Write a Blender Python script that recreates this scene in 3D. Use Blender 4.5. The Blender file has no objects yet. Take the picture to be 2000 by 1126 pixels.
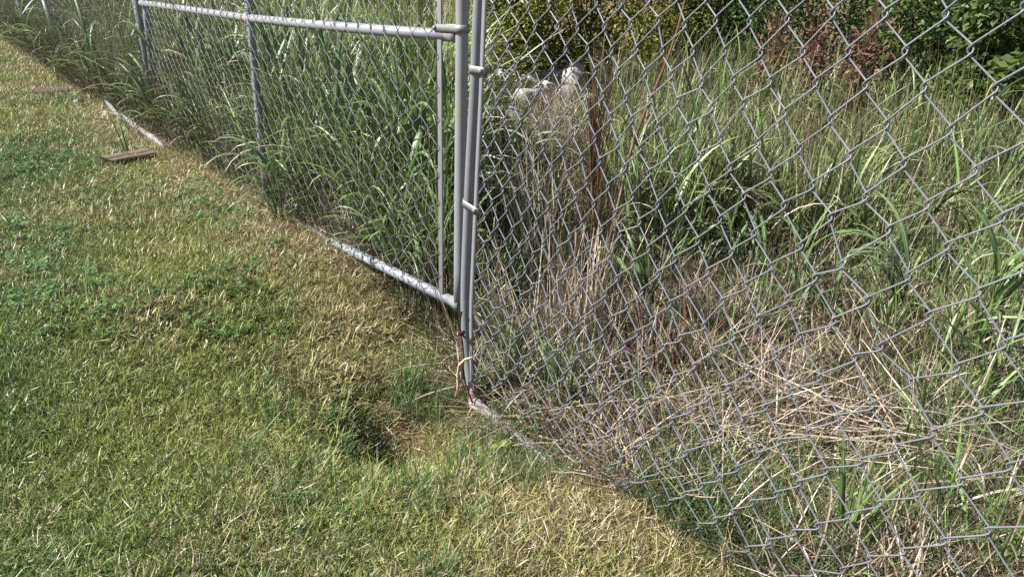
import bpy, math, random
import numpy as np
from mathutils import Vector, Matrix

rng = np.random.default_rng(11)
random.seed(11)
scene = bpy.context.scene
COL = scene.collection

# ------------------------------------------------------------------ camera, light, exposure
FPX, PCX, PCY, CAMH = 1540.0, 1000.0, 563.0, 1.5
_g = np.array([(893 - PCX) / FPX, -(4300 - PCY) / FPX, 1.0]); _g /= np.linalg.norm(_g)
_up = -_g
_f = np.array([0, 0, 1.0]); _y = _f - _up * (_f @ _up); _y /= np.linalg.norm(_y)
_x = np.cross(_y, _up)
if _x[0] < 0: _x = -_x
ROT = np.array([_x, _y, _up])                    # camera (right, up, forward) -> world
CAMP = np.array([0, 0, CAMH])
cam_data = bpy.data.cameras.new('camera')
cam_data.sensor_fit = 'HORIZONTAL'; cam_data.sensor_width = 36.0
cam_data.lens = FPX / 2000.0 * 36.0
cam_data.clip_start = 0.05; cam_data.clip_end = 300
cam = bpy.data.objects.new('camera', cam_data); COL.objects.link(cam)
_r, _u, _w = ROT[:, 0], ROT[:, 1], ROT[:, 2]
cam.matrix_world = Matrix(((_r[0], _u[0], -_w[0], 0), (_r[1], _u[1], -_w[1], 0), (_r[2], _u[2], -_w[2], CAMH), (0, 0, 0, 1)))
scene.camera = cam

SUN_EL, SUN_AZ = math.radians(46), math.radians(188)   # azimuth from +X, counter-clockwise (188 = left, a little towards the camera)
world = bpy.data.worlds.new('World'); scene.world = world; world.use_nodes = True
nt = world.node_tree; nt.nodes.clear()
sky = nt.nodes.new('ShaderNodeTexSky'); sky.sky_type = 'NISHITA'; sky.sun_disc = False
sky.sun_elevation = SUN_EL; sky.sun_rotation = math.radians(90) - SUN_AZ
bg = nt.nodes.new('ShaderNodeBackground'); bg.inputs[1].default_value = 0.05
wo = nt.nodes.new('ShaderNodeOutputWorld')
nt.links.new(sky.outputs[0], bg.inputs[0]); nt.links.new(bg.outputs[0], wo.inputs[0])
sd = bpy.data.lights.new('sun', 'SUN'); sd.energy = 5.0; sd.angle = math.radians(0.53); sd.color = (1.0, 0.955, 0.88)
sun = bpy.data.objects.new('sun', sd); COL.objects.link(sun)
_sd = Vector((math.cos(SUN_AZ) * math.cos(SUN_EL), math.sin(SUN_AZ) * math.cos(SUN_EL), math.sin(SUN_EL)))
sun.rotation_euler = _sd.to_track_quat('Z', 'Y').to_euler(); sun.location = (-6, -1, 8)
vs = scene.view_settings
vs.view_transform = 'Standard'; vs.look = 'None'; vs.gamma = 1; vs.use_curve_mapping = False; vs.exposure = 1.3
scene.render.engine = 'CYCLES'
scene.cycles.max_bounces = 4; scene.cycles.diffuse_bounces = 1; scene.cycles.transmission_bounces = 3
scene.cycles.transparent_max_bounces = 4; scene.cycles.glossy_bounces = 2
scene.cycles.use_denoising = False

# ------------------------------------------------------------------ places: rays through the photograph, fence planes, ground
def ray(px, py): return ROT @ np.array([(px - PCX) / FPX, (PCY - py) / FPX, 1.0])
def at_depth(px, py, d): return CAMP + ray(px, py) * d
def to_px(P):
    P = np.asarray(P, float); c = (P - CAMP) @ ROT
    z = np.maximum(c[..., 2], 1e-3)
    return PCX + FPX * c[..., 0] / z, PCY - FPX * c[..., 1] / z, c[..., 2]
U = ray(-280, -106); U[2] = 0; U /= np.linalg.norm(U)        # along the fence, away from the camera
N = np.array([U[1], -U[0], 0.0])                             # across the fence, away from the camera
def on_plane(px, py, P0, n=N):
    r = ray(px, py); return CAMP + r * (((P0 - CAMP) @ n) / (r @ n))
def at_z(px, py, z):
    r = ray(px, py); return CAMP + r * ((z - CAMH) / r[2])
PB = at_z(925, 785, 0.0)                                     # foot of the near leaf's stile
PA = at_depth(897, 600, 3.1)                                 # foot of the far leaf's stile

def hash2(ix, iy, s):
    h = (ix.astype(np.int64) * 374761393 + iy.astype(np.int64) * 668265263 + s * 974634947) & 0x7fffffff
    h = ((h ^ (h >> 13)) * 1274126177) & 0x7fffffff
    return ((h ^ (h >> 16)) & 0xffff) / 65535.0
def vnoise(x, y, s=0):
    x = np.asarray(x, float); y = np.asarray(y, float)
    ix = np.floor(x); iy = np.floor(y); fx = x - ix; fy = y - iy
    fx = fx * fx * (3 - 2 * fx); fy = fy * fy * (3 - 2 * fy)
    a = hash2(ix, iy, s); b = hash2(ix + 1, iy, s); c = hash2(ix, iy + 1, s); d = hash2(ix + 1, iy + 1, s)
    return (a * (1 - fx) + b * fx) * (1 - fy) + (c * (1 - fx) + d * fx) * fy
def fbm(x, y, s=0, o=3):
    t = 0; a = .5
    for k in range(o): t = t + a * vnoise(np.asarray(x) * 2 ** k, np.asarray(y) * 2 ** k, s + k * 17); a *= .5
    return t / (1 - .5 ** o)
def sstep(a, b, x):
    t = np.clip((np.asarray(x, float) - a) / (b - a), 0, 1); return t * t * (3 - 2 * t)
HOLLOW = at_z(772, 845, 0.0)
SCRAPE = at_z(850, 640, 0.05)
MOUND = at_z(480, 640, 0.08)
def zg(x, y):
    x = np.asarray(x, float); y = np.asarray(y, float)
    t = (x - PB[0]) * U[0] + (y - PB[1]) * U[1]
    d = (x - PB[0]) * N[0] + (y - PB[1]) * N[1]
    z = .17 * sstep(.15, 1.5, t) - .04 * sstep(3, 7, t)
    z = z + .07 * sstep(-.3, -1.0, d) * (1 - sstep(.3, 1.5, t))
    z = z - .03 * np.exp(-(d / .25) ** 2) * (1 - sstep(.4, 1.3, t)) + .085 * np.exp(-(d / .45) ** 2) * sstep(-.40, -.85, t)
    hx, hy = x - HOLLOW[0] + .08 * (vnoise(x * 7, y * 7, 4) - .5), y - HOLLOW[1] + .08 * (vnoise(x * 7, y * 7, 6) - .5)
    z = z - .22 * np.exp(-(hx ** 2 / .20 ** 2 + hy ** 2 / .22 ** 2)) - .05 * np.exp(-((hx + .12) ** 2 + (hy - .1) ** 2) / .3 ** 2)
    z = z - .05 * np.exp(-((x - SCRAPE[0]) ** 2 + (y - SCRAPE[1]) ** 2) / .2 ** 2)
    z = z + .05 * (fbm(x * 1.3, y * 1.3, 3) - .5) * sstep(.0, .5, abs(d)) + .022 * (fbm(x * 6, y * 6, 9) - .5)
    z = z + .22 * (fbm(x * .5 + 9, y * .5, 31) - .5) * sstep(.8, 2.5, d) + .16 * (fbm(x * 2.6 + 3, y * 2.6, 61) - .5) * sstep(.2, .8, d)
    return z
def at_ground(px, py, lift=0.0):
    z = 0.1
    for _ in range(8):
        p = at_z(px, py, z); z = float(zg(p[0], p[1])) * .7 + z * .3
    p[2] = zg(p[0], p[1]) + lift
    return p

# ------------------------------------------------------------------ object helpers
def link(o, parent=None):
    COL.objects.link(o)
    if parent is not None: o.parent = parent
    return o
def tag(o, label=None, cat=None, group=None, kind=None):
    if label: o['label'] = label
    if cat: o['category'] = cat
    if group: o['group'] = group
    if kind: o['kind'] = kind
    return o
def empty(name, loc=(0, 0, 0), rz=0.0):
    o = bpy.data.objects.new(name, None); o.location = Vector(loc); o.rotation_euler = (0, 0, rz)
    o.empty_display_size = .05
    return link(o)
def mesh_np(name, V, F, mat=None, uv=None, attrs=None, smooth=True):
    """V (n,3), F (m,k) with one k, or a list of such arrays."""
    me = bpy.data.meshes.new(name)
    Fs = F if isinstance(F, list) else [F]
    Fs = [np.asarray(f, np.int32) for f in Fs if len(f)]
    loops = np.concatenate([f.ravel() for f in Fs]); tot = np.concatenate([np.full(len(f), f.shape[1], np.int32) for f in Fs])
    st = np.zeros(len(tot), np.int32); st[1:] = np.cumsum(tot)[:-1]
    me.vertices.add(len(V)); me.vertices.foreach_set('co', np.asarray(V, np.float32).ravel())
    me.loops.add(len(loops)); me.loops.foreach_set('vertex_index', loops)
    me.polygons.add(len(tot)); me.polygons.foreach_set('loop_start', st)
    try: me.polygons.foreach_set('loop_total', tot)
    except Exception: pass
    if uv is not None:
        l = me.uv_layers.new(name='uv'); l.data.foreach_set('uv', np.asarray(uv, np.float32)[loops].ravel())
    for k, a in (attrs or {}).items():
        at = me.attributes.new(k, 'FLOAT', 'POINT'); at.data.foreach_set('value', np.asarray(a, np.float32))
    me.update(calc_edges=True); me.validate()
    if smooth: me.polygons.foreach_set('use_smooth', np.ones(len(me.polygons), bool))
    if mat: me.materials.append(mat)
    return me
def obj(name, me, parent=None): return link(bpy.data.objects.new(name, me), parent)

def tube_np(P, r, k=8, cap=True):
    """tube through points P (n,3), radius scalar or (n,)"""
    P = np.asarray(P, float); n = len(P); r = np.broadcast_to(np.asarray(r, float), (n,))
    T = np.gradient(P, axis=0); T /= np.linalg.norm(T, axis=1)[:, None] + 1e-12
    a = np.array([0, 0, 1.0]) if abs(T[0][2]) < .9 else np.array([1.0, 0, 0])
    A = np.zeros((n, 3)); prev = a
    for i in range(n):
        v = prev - T[i] * (prev @ T[i]); v /= np.linalg.norm(v) + 1e-12; A[i] = v; prev = v
    B = np.cross(T, A); th = np.arange(k) * 2 * np.pi / k
    V = (P[:, None, :] + r[:, None, None] * (np.cos(th)[None, :, None] * A[:, None, :] + np.sin(th)[None, :, None] * B[:, None, :])).reshape(-1, 3)
    i = np.arange(n - 1)[:, None] * k; j = np.arange(k)[None, :]; j2 = (j + 1) % k
    F = np.stack([i + j, i + j2, i + k + j2, i + k + j], -1).reshape(-1, 4)
    out = [F]
    if cap: out.append(np.array([list(range(k))[::-1], [(n - 1) * k + q for q in range(k)]]))
    return V, out
def merge(parts):
    Vs = []; by = {}; o = 0
    for V, F in parts:
        Vs.append(V)
        for f in (F if isinstance(F, list) else [F]):
            f = np.asarray(f); by.setdefault(f.shape[1], []).append(f + o)
        o += len(V)
    return np.concatenate(Vs), [np.concatenate(v) for v in by.values()]
def box_np(c, ax, ay, az):
    """box with centre c and half-axis vectors"""
    c, ax, ay, az = map(np.asarray, (c, ax, ay, az))
    V = np.array([c + sx * ax + sy * ay + sz * az for sz in (-1, 1) for sy in (-1, 1) for sx in (-1, 1)], float)
    F = np.array([[0, 2, 3, 1], [4, 5, 7, 6], [0, 1, 5, 4], [2, 6, 7, 3], [0, 4, 6, 2], [1, 3, 7, 5]])
    return V, [F]
def bevel(o, w=.002, seg=2):
    m = o.modifiers.new('bevel', 'BEVEL'); m.width = w; m.segments = seg; m.limit_method = 'ANGLE'; return o

# ------------------------------------------------------------------ materials
class NT:
    def __init__(s, name):
        s.m = bpy.data.materials.new(name); s.m.use_nodes = True; s.t = s.m.node_tree; s.t.nodes.clear()
        s.out = s.n('ShaderNodeOutputMaterial')
    def n(s, ty, **kw):
        q = s.t.nodes.new(ty)
        for k, v in kw.items(): setattr(q, k, v)
        return q
    def l(s, a, b): s.t.links.new(a, b)
    def math(s, op, a, b=None, c=None):
        q = s.n('ShaderNodeMath', operation=op)
        for i, v in enumerate((a, b, c)):
            if v is None: continue
            if isinstance(v, (int, float)): q.inputs[i].default_value = v
            else: s.l(v, q.inputs[i])
        return q.outputs[0]
    def mix(s, f, a, b, mode='MIX'):
        q = s.n('ShaderNodeMix', data_type='RGBA', blend_type=mode)
        for sock, v in ((q.inputs[0], f), (q.inputs[6], a), (q.inputs[7], b)):
            if isinstance(v, (int, float)): sock.default_value = v
            elif isinstance(v, tuple): sock.default_value = (*v, 1)
            else: s.l(v, sock)
        return q.outputs[2]
    def ramp(s, f, stops):
        q = s.n('ShaderNodeValToRGB'); e = q.color_ramp.elements
        while len(e) < len(stops): e.new(.5)
        for k, (p, c) in enumerate(stops): e[k].position = p; e[k].color = (*c, 1)
        s.l(f, q.inputs[0]); return q.outputs[0]
    def noise(s, scale, det=3, vec=None, rough=.5):
        q = s.n('ShaderNodeTexNoise'); q.inputs['Scale'].default_value = scale; q.inputs['Detail'].default_value = det; q.inputs['Roughness'].default_value = rough
        if vec is not None: s.l(vec, q.inputs['Vector'])
        return q.outputs[0]
    def attr(s, name, ty='GEOMETRY'): return s.n('ShaderNodeAttribute', attribute_name=name, attribute_type=ty)
    def coord(s, w='Object'): return s.n('ShaderNodeTexCoord').outputs[w]

def leafy(t, col, rough=.42, trans=.35, spec=.5, tcol=None):
    p = t.n('ShaderNodeBsdfPrincipled'); p.inputs['Roughness'].default_value = rough; p.inputs['Specular IOR Level'].default_value = spec
    t.l(col, p.inputs['Base Color'])
    tr = t.n('ShaderNodeBsdfTranslucent'); t.l(tcol if tcol is not None else col, tr.inputs[0])
    m = t.n('ShaderNodeMixShader'); m.inputs[0].default_value = trans
    t.l(p.outputs[0], m.inputs[1]); t.l(tr.outputs[0], m.inputs[2]); t.l(m.outputs[0], t.out.inputs[0])
    return t.m
STRAW = [(0, (.055, .035, .02)), (.3, (.15, .10, .055)), (.6, (.32, .235, .13)), (.85, (.46, .37, .25)), (1, (.60, .52, .43))]
LAWNSTRAW = [(0, (.10, .075, .036)), (.3, (.22, .175, .085)), (.6, (.38, .31, .165)), (.85, (.50, .43, .26)), (1, (.60, .53, .38))]
LITTER = [(0, (.03, .019, .012)), (.4, (.10, .066, .04)), (.65, (.24, .17, .115)), (.87, (.42, .335, .26)), (1, (.62, .54, .47))]
def mat_blades(name, trans=.35, rib=False, dead=STRAW):
    """instanced blades: green tint and share of dead blades come from the instance, each blade has its own two random numbers"""
    t = NT(name)
    tint = t.attr('tint', 'INSTANCER').outputs['Color']; dry = t.attr('dry', 'INSTANCER').outputs['Fac']
    r1 = t.attr('rnd').outputs['Fac']; r2 = t.attr('rnd2').outputs['Fac']
    straw = t.ramp(r2, dead)
    b = t.math('MULTIPLY_ADD', r2, 1.5, .35)
    cb = t.n('ShaderNodeCombineColor'); [t.l(b, cb.inputs[i]) for i in range(3)]
    green = t.mix(1.0, tint, cb.outputs[0], 'MULTIPLY')
    uv = t.n('ShaderNodeUVMap'); uv.uv_map = 'uv'; sp = t.n('ShaderNodeSeparateXYZ'); t.l(uv.outputs[0], sp.inputs[0])
    tip = t.math('MULTIPLY', t.math('POWER', sp.outputs[1], 5.0), .6)
    green = t.mix(tip, green, (.34, .28, .12))
    if rib:
        d = t.math('ABSOLUTE', t.math('SUBTRACT', sp.outputs[0], .5))
        green = t.mix(t.math('MULTIPLY', t.math('LESS_THAN', d, .07), .55), green, (.42, .47, .30))
    isdry = t.math('LESS_THAN', r1, dry)
    return leafy(t, t.mix(isdry, green, straw), trans=trans)
def mat_leaf(name, a, b, rib=True, trans=.3, rough=.42, tipdry=.5):
    t = NT(name)
    oi = t.n('ShaderNodeObjectInfo').outputs['Random']
    col = t.mix(oi, a, b)
    nz = t.noise(9, 3, t.coord())
    col = t.mix(t.math('MULTIPLY', t.math('SUBTRACT', nz, .35), .6), col, tuple(v * .55 for v in a))
    uv = t.n('ShaderNodeUVMap'); uv.uv_map = 'uv'; sp = t.n('ShaderNodeSeparateXYZ'); t.l(uv.outputs[0], sp.inputs[0])
    if tipdry:
        col = t.mix(t.math('MULTIPLY', t.math('POWER', sp.outputs[1], 7.0), tipdry), col, (.40, .33, .14))
    if rib:
        d = t.math('ABSOLUTE', t.math('SUBTRACT', sp.outputs[0], .5))
        col = t.mix(t.math('MULTIPLY', t.math('LESS_THAN', d, .075), .6), col, (.45, .50, .33))
    return leafy(t, col, trans=trans, rough=rough, spec=.45)
def mat_crown(name, stops, trans=.4, rough=.45):
    t = NT(name); r2 = t.attr('rnd').outputs['Fac']
    return leafy(t, t.ramp(r2, stops), trans=trans, rough=rough, spec=.4)
def mat_metal(name, base, metallic=.4, rough=.42, dirt=.5, stain=(.23, .2, .17), sc=1.0):
    t = NT(name); c = t.coord()
    n1 = t.noise(14 * sc, 5, c, .65); n2 = t.noise(60 * sc, 2, c); n3 = t.noise(3.1 * sc, 3, c)
    col = t.ramp(n2, [(.35, tuple(v * .95 for v in base)), (.65, tuple(min(1, v * 1.04) for v in base))])
    k = t.ramp(t.math('MULTIPLY', n1, t.math('ADD', n3, .45)), [(.42, (0, 0, 0)), (.72, (1, 1, 1))])
    col = t.mix(t.math('MULTIPLY', k, dirt), col, stain)
    col = t.mix(t.math('MULTIPLY', t.n('ShaderNodeObjectInfo').outputs['Random'], .35), col, stain)
    p = t.n('ShaderNodeBsdfPrincipled'); t.l(col, p.inputs['Base Color']); p.inputs['Metallic'].default_value = metallic
    t.l(t.math('MULTIPLY_ADD', n1, .3, rough - .12), p.inputs['Roughness'])
    bp = t.n('ShaderNodeBump'); bp.inputs['Strength'].default_value = .12; bp.inputs['Distance'].default_value = .002
    t.l(n1, bp.inputs['Height']); t.l(bp.outputs[0], p.inputs['Normal']); t.l(p.outputs[0], t.out.inputs[0])
    return t.m
def mat_rough(name, stops, scale=18, bump=.4, dist=.01, rough=.9, det=6):
    t = NT(name); c = t.coord(); n1 = t.noise(scale, det, c, .62)
    p = t.n('ShaderNodeBsdfPrincipled'); t.l(t.ramp(n1, stops), p.inputs['Base Color']); p.inputs['Roughness'].default_value = rough
    p.inputs['Specular IOR Level'].default_value = .2
    bp = t.n('ShaderNodeBump'); bp.inputs['Strength'].default_value = bump; bp.inputs['Distance'].default_value = dist
    t.l(n1, bp.inputs['Height']); t.l(bp.outputs[0], p.inputs['Normal']); t.l(p.outputs[0], t.out.inputs[0])
    return t.m
def mat_wood(name, a, b):
    t = NT(name); c = t.coord(); mp = t.n('ShaderNodeMapping'); mp.inputs['Scale'].default_value = (5, 70, 70); t.l(c, mp.inputs[0])
    n1 = t.noise(1.0, 5, mp.outputs[0], .7)
    p = t.n('ShaderNodeBsdfPrincipled'); t.l(t.ramp(n1, [(.3, a), (.7, b)]), p.inputs['Base Color']); p.inputs['Roughness'].default_value = .85
    bp = t.n('ShaderNodeBump'); bp.inputs['Strength'].default_value = .7; bp.inputs['Distance'].default_value = .006
    t.l(n1, bp.inputs['Height']); t.l(bp.outputs[0], p.inputs['Normal']); t.l(p.outputs[0], t.out.inputs[0])
    return t.m

M_PIPE = mat_metal('galvanised pipe', (.30, .325, .375), .25, .45, .4, (.19, .17, .16))
M_PIPE2 = mat_metal('weathered galvanised pipe', (.22, .23, .25), .12, .55, .7, (.15, .125, .105))
M_STILE = mat_metal('dull galvanised pipe', (.21, .235, .275), .12, .5, .5, (.15, .14, .135))
M_BAR = mat_metal('flat steel bar', (.27, .28, .32), .3, .42, .3, (.17, .15, .14))
M_BAND = mat_metal('galvanised band', (.22, .24, .245), .3, .45, .5, (.15, .14, .13))
M_WIRE = mat_metal('galvanised wire', (.25, .262, .31), .35, .42, .45, (.11, .11, .12))
M_WIRE_OLD = mat_metal('old dull wire', (.15, .155, .175), .3, .5, .5, (.07, .065, .06))
M_RUST = mat_metal('rusty weld', (.34, .19, .16), .1, .7, .8, (.45, .38, .37), 2)
M_SOIL = None

# ------------------------------------------------------------------ ground
def ground():
    def axis(lo, hi, c, fine, coarse):
        out = [c]; x = c
        while x < hi: x += fine + coarse * max(0, abs(x - c) - 2) ; out.append(x)
        x = c
        while x > lo: x -= fine + coarse * max(0, abs(x - c) - 2); out.insert(0, x)
        return np.array(out)
    xs = axis(-90, 90, 0, .025, .06); ys = axis(-60, 130, 2.6, .025, .06)
    X, Y = np.meshgrid(xs, ys); Z = zg(X, Y)
    V = np.stack([X, Y, Z], -1).reshape(-1, 3); nx = len(xs)
    i, j = np.meshgrid(np.arange(nx - 1), np.arange(len(ys) - 1)); a = (j * nx + i).ravel()
    t = NT('soil and thatch'); c = t.coord()
    n1 = t.noise(26, 8, c, .7); n2 = t.noise(1.6, 4, c, .6); n3 = t.noise(210, 3, c, .6)
    s = t.ramp(n1, [(.3, (.035, .025, .016)), (.5, (.10, .07, .042)), (.68, (.2, .15, .085))])
    s = t.mix(t.ramp(n2, [(.55, (0, 0, 0)), (.72, (1, 1, 1))]), s, t.ramp(n3, [(.3, (.14, .095, .045)), (.6, (.28, .20, .10))]))
    s = t.mix(.35, s, t.ramp(n3, [(.35, (.05, .04, .02)), (.65, (.33, .25, .15))]))
    p = t.n('ShaderNodeBsdfPrincipled'); p.inputs['Roughness'].default_value = .95; p.inputs['Specular IOR Level'].default_value = .1
    t.l(s, p.inputs['Base Color'])
    bp = t.n('ShaderNodeBump'); bp.inputs['Strength'].default_value = .8; bp.inputs['Distance'].default_value = .015
    t.l(t.math('ADD', n1, t.math('MULTIPLY', n3, .4)), bp.inputs['Height']); t.l(bp.outputs[0], p.inputs['Normal']); t.l(p.outputs[0], t.out.inputs[0])
    o = obj('ground', mesh_np('ground', V, np.stack([a, a + 1, a + 1 + nx, a + nx], -1), t.m)); tag(o, kind='structure')
ground()

# ------------------------------------------------------------------ chain link
def P_on(P0, s, z, d=0.0):                     # s metres along the fence (away from the camera), height z, d in front (towards the camera)
    return np.array([P0[0] + U[0] * s - N[0] * d, P0[1] + U[1] * s - N[1] * d, z])
def link_wire(node, i, js, flip, P0, r, k, hook=.0045, fine=True, lo=None):
    """one woven wire: zigzag between column i and i+1; node(i, j) -> (s, z)"""
    pts = []
    for q, j in enumerate(js):
        right = (j + i + flip) % 2 != 0                # which column this corner lies on
        ci = i + 1 if right else i
        s, z = node(ci, j); sg = 1 if right else -1
        if fine:
            ds = 1 if node(i + 1, j)[0] > node(i, j)[0] else -1
            h = hook * sg * ds
            e = .011
            f = 1 if right else -1
            pts += [P_on(P0, s - h * .6, z + e, -f * r * 1.15), P_on(P0, s + h, z + e * .25, -f * r * .5),
                    P_on(P0, s + h, z - e * .25, f * r * .5), P_on(P0, s - h * .6, z - e, f * r * 1.15)] if js[0] > js[-1] else \
                   [P_on(P0, s - h * .6, z - e, f * r * 1.15), P_on(P0, s + h, z - e * .25, f * r * .5),
                    P_on(P0, s + h, z + e * .25, -f * r * .5), P_on(P0, s - h * .6, z + e, -f * r * 1.15)]
        else:
            pts.append(P_on(P0, s, z, r * sg))
    V, F = tube_np(pts, r, k, False)
    return V, F

# near (right) leaf: the measured, slightly warped lattice
CS = (1.3638305270366657, 0.06027050563889509, 0.0031732428772779805, 0.0007781814859530601, -0.0003278078932387776, 0.00022491723279940306, 1.049550862638332e-05, 5.7e-10, -2.908092084090083e-05, -1.866884391438033e-05)
CZ = (0.8997576942421279, 0.0010354385234691767, 0.06979725583706613, 7.116526461181629e-05, 0.0007308819261828842, -6.531365628462143e-05, 1.7468286937958287e-06, 7.196599728355658e-06, -5.095991514533798e-06, -1.7509770395155694e-05)
def _poly(c, i, j):
    return c[0] + c[1] * i + c[2] * j + c[3] * i * i + c[4] * i * j + c[5] * j * j + c[6] * i ** 3 + c[7] * i * i * j + c[8] * i * j * j + c[9] * j ** 3
def poly(c, i, j):                              # linear beyond the measured window
    jj = min(max(j, -9), 8); ii = min(i, 5)
    v = _poly(c, ii, jj)
    if j != jj: v += (j - jj) * (_poly(c, ii, jj) - _poly(c, ii, jj - math.copysign(1, j - jj))) * math.copysign(1, j - jj)
    if i != ii: v += (i - ii) * (_poly(c, ii, jj) - _poly(c, ii - 1, jj))
    return v
def s_of(P, P0): return float((P - P0) @ U)
def trace(pts, d=0.0):                          # a bowed upright in the plane of the near leaf, as (height, distance) samples
    q = [on_plane(x, y, PB) for x, y in pts]
    z = [v[2] for v in q]; ss = [-s_of(v, PB) for v in q]; o = np.argsort(z); return np.array(z)[o], np.array(ss)[o]
BZ, BS = trace(((949, 0), (941, 200), (936, 300), (929, 450), (922, 600), (922, 700), (926, 765)))
SZ, SS = trace(((934.5, 0), (926, 200), (919.5, 300), (913, 450), (909, 540), (907.5, 610), (912, 700), (919, 755), (925, 785)))
def _ext(z, Z, S): return float(np.interp(z, Z, S)) if z <= Z[-1] else float(S[-1] + (z - Z[-1]) * (S[-1] - S[-3]) / (Z[-1] - Z[-3]))
def bar_s(z): return _ext(z, BZ, BS)            # distance from the stile foot towards the camera
def stB(z): return P_on(PB, -_ext(z, SZ, SS), z)
I0 = -30
_jit = {}
def nodeB(i, j):
    s = poly(CS, i, j); z = poly(CZ, i, j)
    dl = poly(CS, I0, j) - bar_s(z)
    s -= dl * float(1 - sstep(I0, -12, i))
    if (i, j) not in _jit:
        rr = random.Random(i * 977 + j * 31); k_ = 2.2 if rr.random() < .10 else 1.0; _jit[(i, j)] = (rr.gauss(0, .0034) * k_, rr.gauss(0, .0034) * k_)
    q = _jit[(i, j)]
    if -34 < i: s += q[0]; z += q[1]
    return -s, z

gate_near = empty('gate_leaf', tuple(PB))
tag(gate_near, 'near right chain link gate leaf with wide mesh and leaning steel stile', 'gate', None)
def child_mesh(name, VF, mat, root, origin=None, smooth=True, bv=0):
    V, F = VF; base = np.array(root.location)
    o = obj(name, mesh_np(name, V - base, F, mat, smooth=smooth), root)
    if bv: bevel(o, bv)
    return o
WR = .00195
JT = list(range(15, -16, -1))
for i in range(I0, 13):
    child_mesh('wire', link_wire(nodeB, i, JT, 0, PB, WR, 6), M_WIRE, gate_near)
def pipe(a, b, r, k=18, n=2, wob=0):
    a, b = np.asarray(a), np.asarray(b); t = np.linspace(0, 1, n)[:, None]; P = a + (b - a) * t
    if wob: P = P + np.sin(t * np.pi) * np.array([0, 0, -wob])
    return tube_np(P, r, k)
zB_top = 1.95
zz_ = np.linspace(0, zB_top, 40); sm_ = np.array([_ext(z, SZ, SS) for z in zz_]); sm_ = np.convolve(np.pad(sm_, 2, 'edge'), np.ones(5) / 5, 'valid'); sm_[0] = 0
stileB_top = P_on(PB, -sm_[-1], zB_top)
child_mesh('stile', tube_np([P_on(PB, -a, z) for a, z in zip(sm_, zz_)], .0165, 20), M_STILE, gate_near)
dirB = P_on(PB, -sm_[4], zz_[4]) - PB
dirB = dirB / dirB[2]
railB_end = P_on(PB, -2.6, -.13)
child_mesh('bottom_rail', pipe(PB + np.array([0, 0, .006]) - U * .012, railB_end, .0205, 20, 14), M_PIPE2, gate_near)
child_mesh('top_rail', pipe(stileB_top, stileB_top - U * 2.6, .0165, 16), M_PIPE, gate_near)
w = PB
child_mesh('weld', merge([tube_np([PB + dirB * .075, PB + dirB * .03, PB + dirB * .0, PB - dirB * .006], [.0168, .0190, .0208, .017], 18),
                          tube_np([PB + U * .014, PB - U * .03, PB - U * .075], [.0212, .0216, .0207], 18)]), M_RUST, gate_near)
def flat_bar(a, b, wx, th, twistdir=None):
    a, b = np.asarray(a), np.asarray(b); ax = (b - a) / 2
    return box_np((a + b) / 2, ax, U * wx / 2, N * th / 2)
def bar_np(P, wx, th):
    P = np.asarray(P); n = len(P); c = [(-1, -1), (1, -1), (1, 1), (-1, 1)]
    V = np.array([p + U * a * wx / 2 + N * b * th / 2 for p in P for a, b in c]); F = [[4 * i + k, 4 * i + (k + 1) % 4, 4 * i + 4 + (k + 1) % 4, 4 * i + 4 + k] for i in range(n - 1) for k in range(4)]
    return V, [np.array(F + [[0, 1, 2, 3], [4 * n - 4, 4 * n - 3, 4 * n - 2, 4 * n - 1]])]
child_mesh('tension_bar', bar_np([P_on(PB, -bar_s(z), z, .004) for z in np.linspace(.02, 1.85, 40)], .017, .006), M_BAR, gate_near, smooth=False)
def band(c, q, r, wd, th=.003, tilt=0.0, axis=None):
    """galvanised strap round a pipe of radius r at c, closed over a bar at q"""
    c, q = np.asarray(c), np.asarray(q); e = q - c; L = np.linalg.norm(e); e /= L
    z = np.array([0, 0, 1.0]) if axis is None else axis / np.linalg.norm(axis)
    m = np.cross(z, e); m /= np.linalg.norm(m); z2 = np.cross(e, m)
    R = r + th * .6; prof = []
    for a in np.linspace(math.radians(75), math.radians(285), 15): prof.append(c + R * (math.cos(a) * e + math.sin(a) * m))
    prof.append(q - m * .006 + e * .004); prof.append(q + e * .013 - m * .005); prof.append(q + e * .013 + m * .005); prof.append(q + m * .006 + e * .004)
    prof = np.array(prof); n = len(prof); cen = (c + q) / 2
    nx = np.roll(prof, -1, 0) - np.roll(prof, 1, 0); no = np.cross(nx, z2); no /= np.linalg.norm(no, axis=1)[:, None]
    sgn = np.sign(((prof - cen) * no).sum(1).mean()); no *= sgn
    ring = [prof - z2 * wd / 2, prof + z2 * wd / 2, prof + z2 * wd / 2 + no * th, prof - z2 * wd / 2 + no * th]
    V = np.concatenate(ring); F = []
    for a in range(4):
        b2 = (a + 1) % 4
        for t in range(n):
            t2 = (t + 1) % n; F.append([a * n + t, a * n + t2, b2 * n + t2, b2 * n + t])
    return V, [np.array(F)]
def bo(q, b, root):                             # carriage bolt through the ends of a band
    o = child_mesh('bolt', tube_np([q + N * .016, q + N * .012, q - N * .010, q - N * .011, q - N * .017], [.004, .0042, .0042, .0085, .0075], 8), M_BAND, root, smooth=False)
    o.parent = b; o.location = Vector((0, 0, 0)); return o
for (py, sl) in ((134, 0), (400, .35)):
    zz = on_plane(925, py, PB)[2]; c = stB(zz); q = P_on(PB, -bar_s(zz) - .002, zz - sl * .03, .004)
    b = child_mesh('tension_band', band(c, q, .0165, .024, axis=np.array([0, 0, 1.0]) + U * sl * -.5), M_BAND, gate_near, smooth=False)
    bo(q - U * .007, b, gate_near)
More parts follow.
